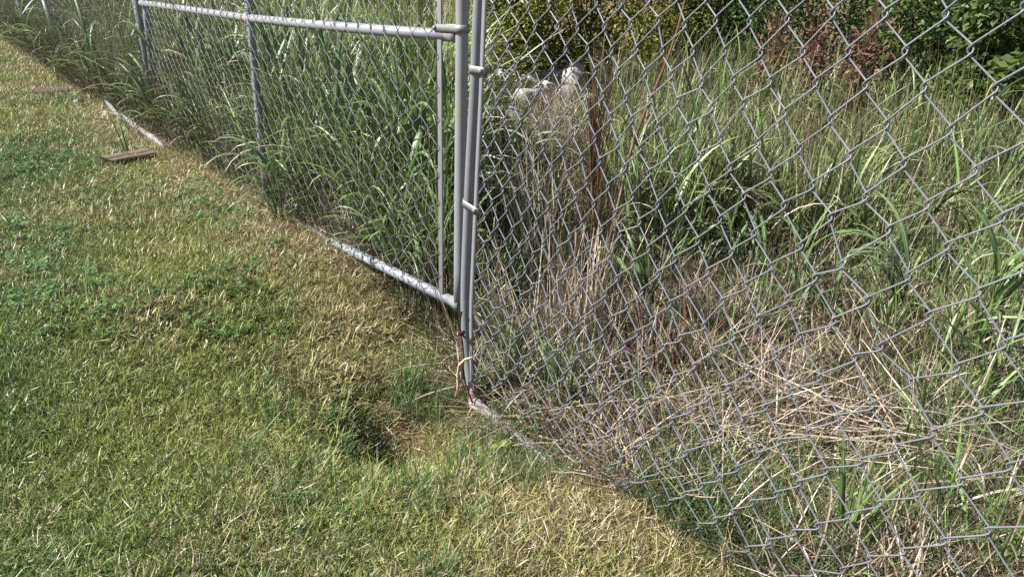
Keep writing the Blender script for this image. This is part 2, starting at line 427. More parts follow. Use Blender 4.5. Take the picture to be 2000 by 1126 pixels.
# far (left) leaf
gate_far = empty('gate_leaf', tuple(PA))
tag(gate_far, 'far left chain link gate leaf with pale horizontal middle rail', 'gate', None)
SA_TOP = on_plane(903, 0, PA); dirA = SA_TOP - PA
def stA(z): return PA + dirA * ((z - PA[2]) / dirA[2])
zA_top = 2.05
RM0 = on_plane(890, 70, PA); RM1 = on_plane(485, 36, PA); RM2 = on_plane(276, 6, PA)
RB1 = on_plane(620, 457, PA); RB2 = on_plane(330, 288, PA)
LA = s_of(RM2, PA)                              # length of the leaf
child_mesh('stile', pipe(PA - dirA * .01, stA(zA_top), .0225, 22, 12), M_PIPE, gate_far)
child_mesh('middle_rail', tube_np([RM0 - U * .01, RM0 + (RM1 - RM0) * .33 - np.array([0, 0, .004]), RM0 + (RM1 - RM0) * .66 - np.array([0, 0, .004]), RM1, (RM1 + RM2) / 2, RM2], .0215, 22), M_PIPE, gate_far)
RB0 = PA + np.array([0, 0, .012])
child_mesh('bottom_rail', tube_np([RB0 - U * .005, RB0 + (RB1 - RB0) * .5, RB1, (RB1 + RB2) / 2 - np.array([0, 0, .02]), RB2 - np.array([0, 0, .02])], .0215, 22), M_PIPE, gate_far)
child_mesh('top_rail', pipe(stA(zA_top), stA(zA_top) + U * LA, .0215, 16), M_PIPE, gate_far)
br_b = on_plane(521, 392, PA); br_t = on_plane(485, 0, PA); dbr = br_t - br_b
child_mesh('brace', pipe(br_b - dbr * .06, br_b + dbr * 1.75, .0195, 18, 10), M_STILE, gate_far)
hb = on_plane(312, 285, PA); ht = on_plane(283, 0, PA); dh = ht - hb
child_mesh('hinge_stile', pipe(hb - dh * .05, hb + dh * 1.9, .021, 16), M_PIPE, gate_far)
child_mesh('weld', merge([tube_np([RM1 + U * .02, RM1, RM1 - U * .02], [.0217, .0226, .0217], 16), tube_np([RM1 - dbr * .025, RM1, RM1 + dbr * .025], [.0197, .0225, .0197], 16)]), M_RUST, gate_far)
child_mesh('weld', tube_np([RM0 - U * .012, RM0 + U * .012, RM0 + U * .05], [.0255, .0238, .0218], 16), M_PIPE2, gate_far)
child_mesh('weld', tube_np([RB0 - U * .012, RB0 + U * .014, RB0 + U * .05], [.0262, .0242, .0218], 16), M_PIPE2, gate_far)
SBAR = s_of(on_plane(866, 300, PA), PA)
tb0 = on_plane(867, 572, PA) - N * .012; tb1 = on_plane(864, 0, PA) - N * .012
child_mesh('tension_bar', flat_bar(tb0, tb0 + (tb1 - tb0) * 1.75, .027, .006), M_BAR, gate_far, smooth=False, bv=.001)
zb = on_plane(890, 55, PA)[2]; cbar = on_plane(866, 55, PA) - N * .012
bo(cbar + U * .021, child_mesh('tension_band', band(stA(zb), cbar + U * .012, .0225, .027), M_BAND, gate_far, smooth=False), gate_far)
A_, B_ = .0545, .0565
def warpA(s, z, sd):
    return .012 * (vnoise(s * 2.2, z * 2.2, sd) - .5), .012 * (vnoise(s * 2.2 + 40, z * 2.2, sd) - .5)
def nodeA(i, j):
    s = SBAR + .012 + i * A_; z = .17 + j * B_ + .055 * float(1 - sstep(.5, 1.6, s)) * float(1 - sstep(.1, .9, j * B_)) + .02 * math.sin(s * 9) * float(1 - sstep(.0, .3, j * B_))
    a, b = warpA(s, z, 5); rr = random.Random(i * 613 + j * 57)
    return s + a + rr.gauss(0, .0018), z + b + rr.gauss(0, .0018)
JA = list(range(33, -1, -1))
PAw = PA - N * .022                              # the fabric hangs on the camera side of the frame
nA = int((LA - SBAR) / A_) - 1
for i in range(nA):
    child_mesh('wire', link_wire(nodeA, i, JA, 0, PAw, .0017, 5), M_WIRE_OLD, gate_far)

def tie(c, ax, r, root):                        # a twist of wire holding the fabric to a rail
    a = np.asarray(ax) / np.linalg.norm(ax); m = np.array([0, 0, 1.0]); m = m - a * (m @ a); m /= np.linalg.norm(m); k = np.cross(a, m)
    P = [c + (r + .003) * (math.cos(t) * m + math.sin(t) * k) + a * .012 * (t / 9 - .5) for t in np.linspace(0, 9.5, 34)]
    P += [P[-1] - N * .01 + a * .006, P[-1] - N * .016 - m * .01]
    child_mesh('tie_wire', tube_np(P, .0016, 5), M_WIRE, root)
for k in range(1, 9):
    f = k / 9 + random.uniform(-.02, .02); tie(RM0 + (RM2 - RM0) * f, RM2 - RM0, .0225, gate_far)
for k in range(1, 5):
    tie(RB0 + (RB1 - RB0) * (k / 4.6), RB1 - RB0, .0225, gate_far)
for k in range(1, 5): tie(br_b + dbr * (k * .24), dbr, .0205, gate_far)
for k in range(3): tie(PB - U * (.13 + .12 * k) + np.array([0, 0, .004 - .004 * k]), U, .0212, gate_near)
# the run of fence beyond the gate
fence = empty('chain_link_fence', tuple(P_on(PA, LA + .12, float(zg(*P_on(PA, LA + .12, 0)[:2])))))
tag(fence, 'old chain link fence with leaning posts beyond the far gate leaf', 'fence')
def nodeC(i, j):
    s = LA + .1 + i * .06; z = .1 + j * .0585
    a, b = warpA(s, z, 8)
    return s - (z * .10) * float(sstep(0, 2, s - LA)) + a * 1.5, z + b * 1.5
JC = list(range(32, -1, -1))
for i in range(150):
    child_mesh('wire', link_wire(nodeC, i, JC, 0, PA, .0019, 4, fine=False), M_WIRE_OLD, fence)
for (x0, y0, x1, y1, r) in ((265, 0, 292, 150, .026), (85, 0, 128, 133, .026), (34, 0, 70, 125, .028)):
    a = on_plane(x0, y0, PA + N * .03); b = on_plane(x1, y1, PA + N * .03); d = (b - a)
    foot = b + d * .4 * (.16 / abs(d[2])) if False else a + d * ((a[2] - .0) / (a[2] - b[2]))
    top = a - d * (.75 / abs(d[2]))
    child_mesh('post', pipe(foot, top, r, 14), M_STILE, fence)

# ------------------------------------------------------------------ blades (grass, straw)
def blades(base, az, tilt, bend, L, W, nseg=3, twist=None, fold=0.0, p=1.3, belly=.35, tipw=.0):
    n = len(az); base = np.asarray(base, float)
    t = np.linspace(0, 1, nseg + 1); pos = np.zeros((n, nseg + 1, 3)); pos[:, 0] = base
    D = np.zeros((n, nseg + 1, 3))
    for k in range(nseg + 1):
        th = tilt + bend * t[k] ** p
        D[:, k] = np.stack([np.sin(th) * np.cos(az), np.sin(th) * np.sin(az), np.cos(th)], -1)
        if k: pos[:, k] = pos[:, k - 1] + (D[:, k - 1] + D[:, k]) * .5 * (L / nseg)[:, None]
    side = np.stack([-np.sin(az), np.cos(az), np.zeros(n)], -1)
    w = W[:, None] * (.55 + .45 * np.minimum(t / belly, 1))[None, :] * (1 - (1 - tipw) * np.clip((t - .45) / .55, 0, 1) ** 1.6)[None, :] * .5
    tw = np.zeros(n) if twist is None else twist
    rnd, rnd2 = rng.random(n), rng.random(n)
    S = np.zeros_like(pos)
    for k in range(nseg + 1):
        a = tw * t[k]; up = np.cross(D[:, k], side)
        S[:, k] = side * np.cos(a)[:, None] + up * np.sin(a)[:, None]
    nc = 3 if fold else 2
    cols = [pos - S * w[..., None], pos + S * w[..., None]]
    if fold:
        up = np.cross(S, D); cols = [cols[0], pos - up * (w * fold)[..., None] * 1.0, cols[1]]
    V = np.stack(cols, 2).reshape(-1, 3)             # n, seg+1, nc
    idx = np.arange(n)[:, None, None] * (nseg + 1) * nc + np.arange(nseg)[None, :, None] * nc + np.arange(nc - 1)[None, None, :]
    F = np.stack([idx, idx + 1, idx + 1 + nc, idx + nc], -1).reshape(-1, 4)
    uv = np.zeros((n, nseg + 1, nc, 2)); uv[..., 0] = np.linspace(0, 1, nc)[None, None, :]; uv[..., 1] = t[None, :, None]
    return V, F, uv.reshape(-1, 2), np.repeat(rnd, (nseg + 1) * nc), np.repeat(rnd2, (nseg + 1) * nc)
def blade_mesh(name, lst, mat):
    o = 0; Vs = []; Fs = []; U_ = []; A = []; B = []
    for V, F, u, a, b in lst:
        Vs.append(V); Fs.append(F + o); U_.append(u); A.append(a); B.append(b); o += len(V)
    return mesh_np(name, np.concatenate(Vs), np.concatenate(Fs), mat, np.concatenate(U_), {'rnd': np.concatenate(A), 'rnd2': np.concatenate(B)})
def un(a, b, n): return rng.uniform(a, b, n)

def scatter(name, meshes, pts, rot, scl, tint, dry, idx, label=None):
    """one 'stuff' object: the meshes instanced on points"""
    src = bpy.data.collections.new(name + ' pieces')
    for k, me in enumerate(meshes):
        src.objects.link(bpy.data.objects.new('%s_piece_%02d' % (name, k), me))
    me = bpy.data.meshes.new(name); me.vertices.add(len(pts)); me.vertices.foreach_set('co', np.asarray(pts, np.float32).ravel())
    for k, ty, key, v in (('rot', 'FLOAT_VECTOR', 'vector', rot), ('scl', 'FLOAT_VECTOR', 'vector', scl), ('tint', 'FLOAT_VECTOR', 'vector', tint), ('dry', 'FLOAT', 'value', dry), ('idx', 'INT', 'value', idx)):
        a = me.attributes.new(k, ty, 'POINT'); a.data.foreach_set(key, np.ascontiguousarray(v, np.int32 if ty == 'INT' else np.float32).ravel())
    o = obj(name, me); tag(o, label=label, kind='stuff')
    g = bpy.data.node_groups.new(name + ' scatter', 'GeometryNodeTree')
    g.interface.new_socket('Geometry', in_out='INPUT', socket_type='NodeSocketGeometry'); g.interface.new_socket('Geometry', in_out='OUTPUT', socket_type='NodeSocketGeometry')
    gi = g.nodes.new('NodeGroupInput'); go = g.nodes.new('NodeGroupOutput')
    ci = g.nodes.new('GeometryNodeCollectionInfo'); ci.inputs['Collection'].default_value = src; ci.inputs['Separate Children'].default_value = True; ci.inputs['Reset Children'].default_value = True
    ip = g.nodes.new('GeometryNodeInstanceOnPoints'); ip.inputs['Pick Instance'].default_value = True
    def na(n, ty):
        q = g.nodes.new('GeometryNodeInputNamedAttribute'); q.data_type = ty; q.inputs['Name'].default_value = n
        return [s for s in q.outputs if s.enabled and s.name == 'Attribute'][0]
    g.links.new(gi.outputs[0], ip.inputs['Points']); g.links.new(ci.outputs[0], ip.inputs['Instance'])
    g.links.new(na('idx', 'INT'), ip.inputs['Instance Index']); g.links.new(na('scl', 'FLOAT_VECTOR'), ip.inputs['Scale'])
    e2r = g.nodes.new('FunctionNodeEulerToRotation'); g.links.new(na('rot', 'FLOAT_VECTOR'), e2r.inputs[0]); g.links.new(e2r.outputs[0], ip.inputs['Rotation'])
    g.links.new(ip.outputs[0], go.inputs[0])
    m = o.modifiers.new('scatter', 'NODES'); m.node_group = g
    return o

M_LAWN = mat_blades('lawn blades', .22, dead=LAWNSTRAW)
M_THATCH = mat_blades('thatch', .12, dead=LAWNSTRAW)
M_STRAWM = mat_blades('dead stems', .15, dead=LITTER)
SHADE_ST = [(0, (.02, .013, .008)), (.5, (.06, .04, .026)), (.8, (.16, .115, .08)), (.95, (.36, .29, .22)), (1, (.5, .43, .36))]  # stem browns darkened, putting the shade inside the growth into the colour
M_STEMS = mat_blades('dead stems darkened for shade', .10, dead=SHADE_ST)
M_TALL = mat_blades('tall grass blades', .2, rib=True, dead=LITTER)

def dist_fence(x, y):                          # signed distance from the fence line, negative on the lawn side (the two leaves are offset)
    t = (x - PB[0]) * U[0] + (y - PB[1]) * U[1]
    dB = (x - PB[0]) * N[0] + (y - PB[1]) * N[1]; dA = (x - PA[0]) * N[0] + (y - PA[1]) * N[1]
    return np.where(t > .25, dA, dB), t
def inview(x, y, z, mx=140, my=140):
    a, b, d = to_px(np.stack([x, y, z], -1))
    return (d > .6) & (a > -mx) & (a < 2000 + mx) & (b > -my - 60) & (b < 1126 + my)
def sample(n, ymin, ymax, xmin, xmax, power=1.0, dmin=1.2):
    """points on the ground, denser close by"""
    x = un(xmin, xmax, n); y = un(ymin, ymax, n)
    d = np.hypot(x, y); keep = rng.random(n) < np.clip(dmin / np.maximum(d, .1), 0, 1) ** power
    x, y = x[keep], y[keep]; z = zg(x, y); k = inview(x, y, z)
    return x[k], y[k], z[k]
def ell(px, py, x, y, rx, ry): return np.exp(-(((px - x) / rx) ** 2 + ((py - y) / ry) ** 2))

# -- lawn
def lawn():
    ms = []
    for k in range(10):
        n = 44; cl = rng.normal(0, .035, (9, 2)); ci = rng.integers(0, 9, n)
        b = np.stack([cl[ci, 0] + rng.normal(0, .006, n), cl[ci, 1] + rng.normal(0, .006, n), un(-.004, .004, n)], -1)
        L = rng.gamma(5, .0056, n).clip(.010, .06)
        l1 = blades(b, un(0, 6.283, n), un(.2, 1.4, n), un(-.3, 1.3, n), L, un(.0017, .0034, n), 3, un(-1, 1, n))
        m = 8; b2 = np.stack([un(-.05, .05, m), un(-.05, .05, m), un(.002, .012, m)], -1)
        l2 = blades(b2, un(0, 6.283, m), un(1.2, 1.65, m), un(-.3, .3, m), un(.02, .07, m), un(.0011, .0022, m), 3, un(-1, 1, m))
        ms.append(blade_mesh('lawn_tuft', [l1, l2], M_LAWN))
    x, y, z = sample(1300000, .6, 15, -11, 1.6, 1.35, 1.15)
    d, t = dist_fence(x, y); k = d < .25 + .12 * (fbm(x * 3, y * 3, 77) - .5); x, y, z, d, t = x[k], y[k], z[k], d[k], t[k]
    px, py, dep = to_px(np.stack([x, y, z], -1))
    f1 = fbm(x * 1.1, y * 1.1, 41); f2 = fbm(x * 4.2, y * 4.2, 53); f3 = fbm(x * 13, y * 13, 67)
    dry = .27 + .9 * (f1 - .5) + 1.1 * (f2 - .5) + .5 * (f3 - .5)
    dry = dry +   .22 * sstep(-.5, -.05, d) + .4 * ell(px, py, 560, 480, 170, 90) + .5 * ell(px, py, 1200, 1040, 190, 120) + .25 * ell(px, py, 500, 1060, 90, 60) \
        + .35 * ell(px, py, 800, 620, 140, 60) + .3 * ell(px, py, 200, 240, 130, 70) + .25 * ell(px, py, 350, 370, 120, 40) + .2 * ell(px, py, 860, 930, 250, 50) \
        - .5 * ell(px, py, 830, 760, 60, 60) - .4 * ell(px, py, 60, 330, 160, 60) - .3 * ell(px, py, 100, 860, 200, 120) - .25 * ell(px, py, 700, 900, 90, 100)
    bald = rng.random(len(x)) < np.clip((dry - .75) * .8, 0, .55) + .4 * (f3 > .62) + .9 * ell(px, py, 775, 825, 115, 75) + .5 * ell(px, py, 820, 640, 70, 40) + np.where((abs((x - PB[0]) * N[0] + (y - PB[1]) * N[1] + .02) < .06) & (t < .06) & (t > -.5), 1, 0)
    x, y, z, d, dep, dry, f1, f2 = (v[~bald] for v in (x, y, z, d, dep, dry, f1, f2))
    n = len(x); g = rng.random(n)[:, None]; fy = sstep(.35, .7, fbm(x * .9 + 50, y * .9, 5))[:, None]
    tint = np.array([.090, .155, .034]) * (1 - fy) + np.array([.175, .205, .050]) * fy
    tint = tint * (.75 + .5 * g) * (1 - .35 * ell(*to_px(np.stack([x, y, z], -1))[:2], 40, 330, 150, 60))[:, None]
    sc = (.75 + .6 * rng.random(n)) * (.85 + .5 * (f2 - .3)) * (1 + .07 * np.maximum(dep - 2, 0))
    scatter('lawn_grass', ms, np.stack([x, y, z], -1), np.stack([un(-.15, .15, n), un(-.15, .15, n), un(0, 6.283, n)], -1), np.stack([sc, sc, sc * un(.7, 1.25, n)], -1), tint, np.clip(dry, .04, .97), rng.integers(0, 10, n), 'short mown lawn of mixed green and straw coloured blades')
    print('lawn', n)
lawn()
def clover():
    ms = []
    for k in range(5):
        V = []; F = []
        for q in range(16):
            x, y, z = rng.normal(0, .03), rng.normal(0, .03), rng.uniform(.012, .04); a0 = rng.uniform(0, 6.28); R_ = rng.uniform(.004, .008); tl = rng.uniform(-.5, .5, 2)
            for m in range(3):
                a = a0 + m * 2.094; b = len(V); e = np.array([math.cos(a), math.sin(a), tl[0] * math.cos(a) + tl[1] * math.sin(a)]); f = np.array([-math.sin(a), math.cos(a), 0])
                c = np.array([x, y, z]); V += [c, c + R_ * (e * .9 - f * .75), c + R_ * e * 1.5, c + R_ * (e * .9 + f * .75)]; F.append([b, b + 1, b + 2, b + 3])
        n = len(V); r_ = np.repeat(rng.random(n // 12), 12)
        ms.append(mesh_np('clover', np.array(V), np.array(F), M_LAWN, np.tile([.2, .2], (n, 1)), {'rnd': .3 + .7 * r_, 'rnd2': r_}))
    x, y, z = sample(90000, .7, 12, -9, 1, 1.0, 1.3); d, t = dist_fence(x, y); px, py, dep = to_px(np.stack([x, y, z], -1)); f = fbm(x * 1.7 + 4, y * 1.7, 271)
    k = (d < -.15) & (rng.random(len(x)) < .9 * ell(px, py, 50, 330, 130, 55) + .5 * (f > .66) + .6 * ell(px, py, 380, 390, 90, 30) + .4 * ell(px, py, 560, 230, 40, 30))
    x, y, z = x[k], y[k], z[k]; n = len(x); sc = un(.7, 1.2, n) * (1 + .05 * np.hypot(x, y))
    scatter('clover_patches', ms, np.stack([x, y, z], -1), np.stack([0 * x, 0 * x, un(0, 6.283, n)], -1), np.stack([sc] * 3, -1), np.array([.065, .135, .035]) * un(.7, 1.3, n)[:, None], np.full(n, .05), rng.integers(0, 5, n), 'patches of small clover leaves in the lawn')
clover()

# -- dead straw lying about
def straw():
    ms = []
    for k in range(8):
        n = 22; b = np.stack([un(-.1, .1, n), un(-.1, .1, n), un(.0, .035, n)], -1)
        l1 = blades(b, un(0, 6.283, n), un(1.15, 1.6, n), un(-.35, .35, n), un(.06, .24, n), un(.0016, .0036, n), 4, un(-1.5, 1.5, n), tipw=.4)
        m = 8; b = np.stack([un(-.09, .09, m), un(-.09, .09, m), un(0, .01, m)], -1)
        l2 = blades(b, un(0, 6.283, m), un(.3, 1.1, m), un(0, 1.0, m), un(.08, .22, m), un(.0018, .004, m), 4, un(-1, 1, m))
        ms.append(blade_mesh('straw_litter', [l1, l2], M_STRAWM))
    mt = []
    for k in range(8):
        n = 18; b = np.stack([un(-.08, .08, n), un(-.08, .08, n), un(.0, .02, n)], -1)
        mt.append(blade_mesh('thatch', [blades(b, un(0, 6.283, n), un(1.0, 1.6, n), un(-.5, .5, n), un(.02, .10, n), un(.0012, .0028, n), 4, un(-1.5, 1.5, n), tipw=.3)], M_THATCH))
    x, y, z = sample(260000, .8, 13, -9, 6.5, .85, 1.5)
    d, t = dist_fence(x, y); px, py, dep = to_px(np.stack([x, y, z], -1)); f2 = fbm(x * 2.4, y * 2.4, 153); f3 = fbm(x * 7, y * 7, 163)
    lawnside = (.22 + .25 * (f3 - .5)) * sstep(-.5, .0, d) + .35 * ell(px, py, 1180, 1050, 180, 110) + .2 * ell(px, py, 560, 470, 160, 80) + .25 * ell(px, py, 820, 620, 140, 60) + .25 * ell(px, py, 790, 850, 70, 40) + .3 * ell(px, py, 180, 240, 110, 60) + .08 * (f2 > .6)
    back = (.95 - .75 * ell(px, py, 1450, 1060, 330, 110) - .8 * ell(px, py, 1390, 740, 70, 45) - .8 * ell(px, py, 1010, 490, 90, 30)) * sstep(.2, .45, f2 + .1)
    lw = d < .05
    k = rng.random(len(x)) < np.where(lw, lawnside, back)
    x, y, z, px, py, dep, d, f3, lw = (v[k] for v in (x, y, z, px, py, dep, d, f3, lw))
    for side, nm, ml, lb in ((lw, 'dead_thatch', mt, 'pale dead thatch lying on the lawn along the gate'), (~lw, 'dead_straw', ms, 'matted dead straw and stalks lying behind the fence')):
        X, Y, Z = x[side], y[side], z[side]; n = len(X); g = rng.random(n)[:, None]
        tint = np.array([.10, .15, .04]) * (.7 + .7 * g)
        dry = np.full(n, .93) if nm == 'dead_thatch' else .87 - .3 * (f3[side] > .57)
        sc = un(.6, 1.25, n) * (.8 if nm == 'dead_thatch' else 1.0)
        scatter(nm, ml, np.stack([X, Y, Z + .004], -1), np.stack([un(-.25, .25, n), un(-.25, .25, n), un(0, 6.283, n)], -1), np.stack([sc, sc, sc * un(.7, 1.6, n)], -1), tint, dry, rng.integers(0, 8, n), lb)
    print('straw', n)
straw()

# -- fine green grass close behind the near leaf
def fine_grass():
    ms = []
    for k in range(8):
        n = 34; a = un(0, 6.283, n); r = .07 * np.sqrt(rng.random(n))
        b = np.stack([r * np.cos(a), r * np.sin(a), 0 * r], -1)
        ms.append(blade_mesh('fine_tuft', [blades(b, un(0, 6.283, n), un(.05, .8, n), un(.1, 1.3, n), un(.06, .19, n), un(.0018, .0034, n), 5, un(-1, 1, n))], M_LAWN))
    x, y, z = sample(140000, .9, 8, -2, 5, .7, 1.5)
    d, t = dist_fence(x, y); px, py, dep = to_px(np.stack([x, y, z], -1)); f2 = fbm(x * 2.7, y * 2.7, 253)
    pr = 1.2 * ell(px, py, 1480, 1060, 330, 90) + .8 * ell(px, py, 1900, 960, 250, 150) + .55 * ell(px, py, 1120, 720, 160, 120) * (f2 > .5) + .35 * (f2 > .55) + .5 * ell(px, py, 1000, 560, 60, 70)
    pr = np.where(d > .03, pr, .9 * ell(px, py, 835, 770, 50, 60) + .25 * ell(px, py, 985, 900, 90, 50) + .10 * ell(px, py, 700, 900, 200, 200))
    k = rng.random(len(x)) < pr * .8
    x, y, z, f2, d, px, py = (v[k] for v in (x, y, z, f2, d, px, py)); n = len(x); g = rng.random(n)[:, None]
    tint = np.array([.050, .115, .032]) * (.75 + .6 * g)
    sc = un(.6, 1.15, n) * np.where(d > 0, 1, .8)
    scatter('fine_grass', ms, np.stack([x, y, z], -1), np.stack([un(-.15, .15, n), un(-.15, .15, n), un(0, 6.283, n)], -1), np.stack([sc] * 3, -1), tint, np.full(n, .10), rng.integers(0, 8, n), 'fine dark green grass at the foot of the mesh')
    print('fine', n)
fine_grass()

# -- tall growth behind the fence
def tall():
    ms = []
    for k in range(9):                        # leafy tufts
        n = 13; b = np.stack([un(-.10, .10, n), un(-.10, .10, n), un(0, .3, n)], -1)
        L = un(.35, .85, n)
        l1 = blades(b, un(0, 6.283, n), un(.02, .75, n), un(.2, 2.0, n), L, un(.009, .024, n), 7, un(-1.2, 1.2, n), .25, p=1.7)
        m = 7; b = np.stack([un(-.1, .1, m), un(-.1, .1, m), 0 * un(0, 1, m)], -1)
        l2 = blades(b, un(0, 6.283, m), un(.0, .22, m), un(-.1, .35, m), un(.6, 1.15, m), un(.0035, .0055, m), 5, tipw=.5)
        ms.append(blade_mesh('tall_tuft_a', [l1, l2], M_TALL))
    for k in range(6):                        # thin dead standing stems, coloured dark for shade
        n = 20; b = np.stack([un(-.12, .12, n), un(-.12, .12, n), 0 * un(0, 1, n)], -1)
        ms.append(blade_mesh('tall_tuft_b', [blades(b, un(0, 6.283, n), un(.02, .6, n), un(-.3, .8, n), un(.3, .8, n), un(.0022, .0055, n), 5, un(-1, 1, n), tipw=.4)], M_STEMS))
    X, Y, Zz, D, I, S, T = [], [], [], [], [], [], []
    def add(x, y, kind, sc, dry, tint):
        n = len(x); X.append(x); Y.append(y); D.append(np.broadcast_to(dry, (n,))); S.append(np.broadcast_to(sc, (n,)))
        I.append(rng.integers(0, 9, n) if kind == 0 else rng.integers(9, 15, n)); T.append(tint)
    def tints(n, a=(.10, .175, .052)):
        g = rng.random(n)[:, None]; h = rng.random(n)[:, None]
        return np.array(a) * (.65 + .8 * g) + np.array([.03, .022, 0]) * h
    # band behind the far leaf and the fence beyond it
    n = 2300; t = un(.15, 12.5, n); d = .10 + 3.0 * rng.random(n) ** 1.5
    x = PA[0] + U[0] * t + N[0] * d; y = PA[1] + U[1] * t + N[1] * d
    pxx = to_px(np.stack([x, y, zg(x, y)], -1))[0]; k = inview(x, y, zg(x, y), 400, 500) & ((pxx < 900) | ((d < .5) & (pxx < 1000))); x, y, t, d, pxx = x[k], y[k], t[k], d[k], pxx[k]
    add(x, y, 0, un(.85, 1.35, len(x)) * (.55 + .45 * sstep(.05, .8, d)) * (1 - .5 * sstep(840, 960, pxx)), .05 + .25 * sstep(2.2, 5, t) + .25 * rng.random(len(x)) ** 3, tints(len(x)))
    n = 2100; t = un(.2, 12.5, n); d = .03 + 1.2 * rng.random(n) ** 1.6
    x = PA[0] + U[0] * t + N[0] * d; y = PA[1] + U[1] * t + N[1] * d
    k = inview(x, y, zg(x, y), 300, 400); x, y, t = x[k], y[k], t[k]
    add(x, y, 1, un(.4, 1.0, len(x)) * (.75 + .35 * sstep(2, 4, t)), .8, tints(len(x)))
    # sparse growth over the rough ground behind the near leaf
    x, y, z = sample(5200, 1.6, 9, -1.0, 6, .35, 1.5); dd, t = dist_fence(x, y); px, py, dep = to_px(np.stack([x, y, z], -1)); f = fbm(x * 1.2, y * 1.2, 77)
    pr = .22 + .5 * (f > .55) + .5 * ell(px, py, 1850, 700, 220, 240) + .6 * ell(px, py, 1330, 380, 60, 90) + .25 * ell(px, py, 1500, 480, 160, 90) - .6 * ell(px, py, 1200, 300, 160, 90) - .6 * ell(px, py, 1380, 760, 130, 80) - .5 * ell(px, py, 1050, 200, 100, 70) - .5 * ell(px, py, 1450, 1000, 300, 80) + .5 * ell(px, py, 985, 330, 60, 70)
    k = (dd > .12) & (rng.random(len(x)) < np.clip(pr, 0, 1) * .5)
    x, y = x[k], y[k]; n = len(x)
    add(x, y, 0, un(.25, .55, n), .12 + .3 * rng.random(n) ** 2, tints(n, (.075, .14, .038)))
    x, y, z = sample(9000, 1.5, 9, -1.0, 6, .35, 1.5); dd, t = dist_fence(x, y); px, py, dep = to_px(np.stack([x, y, z], -1))
    k = (dd > .06) & (rng.random(len(x)) < .15 - .35 * ell(px, py, 1390, 740, 110, 70) - .35 * ell(px, py, 1450, 1040, 330, 90) + .4 * ell(px, py, 1120, 620, 110, 120))
    x, y = x[k], y[k]; n = len(x)
    add(x, y, 1, un(.2, .55, n), .85, tints(n))
    x, y, z = sample(9000, 2.6, 9, -.6, 7, .2, 3.0); dd, t = dist_fence(x, y); px, py, dep = to_px(np.stack([x, y, z], -1)); f = fbm(x * .9 + 20, y * .9, 87)
    k = (dd > .8) & (px > 1160) & (py < 540) & (rng.random(len(x)) < .75 * sstep(.35, .6, f) + .15) & ~((px < 1500) & (py < 120))
    x, y = x[k], y[k]; n = len(x); kk = rng.random(n) < .55
    add(x[kk], y[kk], 0, un(.4, .85, kk.sum()), .18, tints(kk.sum(), (.065, .115, .032)))
    add(x[~kk], y[~kk], 1, un(.5, 1.0, (~kk).sum()), .85, tints((~kk).sum()))
    x, y = np.concatenate(X), np.concatenate(Y); n = len(x); sc = np.concatenate(S)
    scatter('tall_grass', ms, np.stack([x, y, zg(x, y) - .01], -1), np.stack([un(-.2, .2, n), un(-.2, .2, n), un(0, 6.283, n)], -1), np.stack([sc, sc, sc * un(.85, 1.2, n)], -1), np.concatenate(T), np.concatenate(D), np.concatenate(I), 'mass of tall green and dead grass behind the fence')
    print('tall', n)
tall()

# ------------------------------------------------------------------ plants one can tell apart
LEAF_MATS = [mat_leaf('long green leaf', (.075, .15, .034), (.115, .19, .05)), mat_leaf('bluish green leaf', (.075, .145, .055), (.12, .185, .08))]
def leaf_variant(bend, tilt, L, W, nseg=9, tw=0.0, p=1.6):
    one = np.ones(1)
    V, F, uv, a, b = blades(np.zeros((1, 3)), 0 * one, tilt * one, bend * one, L * one, W * one, nseg, tw * one, .35, p=p)
    return V, F, uv
LV = []
for mi in range(2):
    row = []
    for (bend, tilt, tw) in ((.5, .15, .4), (1.1, .25, -.7), (1.7, .3, .5), (2.2, .35, -.4), (1.4, .7, .9), (.25, .5, -.2), (.25, 1.42, .2)):
        V, F, uv = leaf_variant(bend, tilt, 1.0, .046, 9, tw)
        row.append(mesh_np('leaf', V, F, LEAF_MATS[mi], uv))
    LV.append(row)
def stem_mesh(pts, r0, r1, mat, k=6): V, F = tube_np(pts, np.linspace(r0, r1, len(pts)), k); return mesh_np('stem', V, F, mat)
t_ = NT('green stem'); _n = t_.noise(12, 3, t_.coord()); M_STEM = leafy(t_, t_.ramp(_n, [(.3, (.09, .15, .04)), (.7, (.2, .22, .08))]), trans=.05)
t_ = NT('dead stem'); _n = t_.noise(20, 4, t_.coord()); M_DEAD = leafy(t_, t_.ramp(_n, [(.3, (.12, .07, .04)), (.7, (.30, .19, .11))]), trans=.05, rough=.8)
t_ = NT('seed head'); _n = t_.noise(60, 4, t_.coord()); M_SEED = leafy(t_, t_.ramp(_n, [(.3, (.20, .19, .06)), (.7, (.42, .36, .14))]), trans=.2)
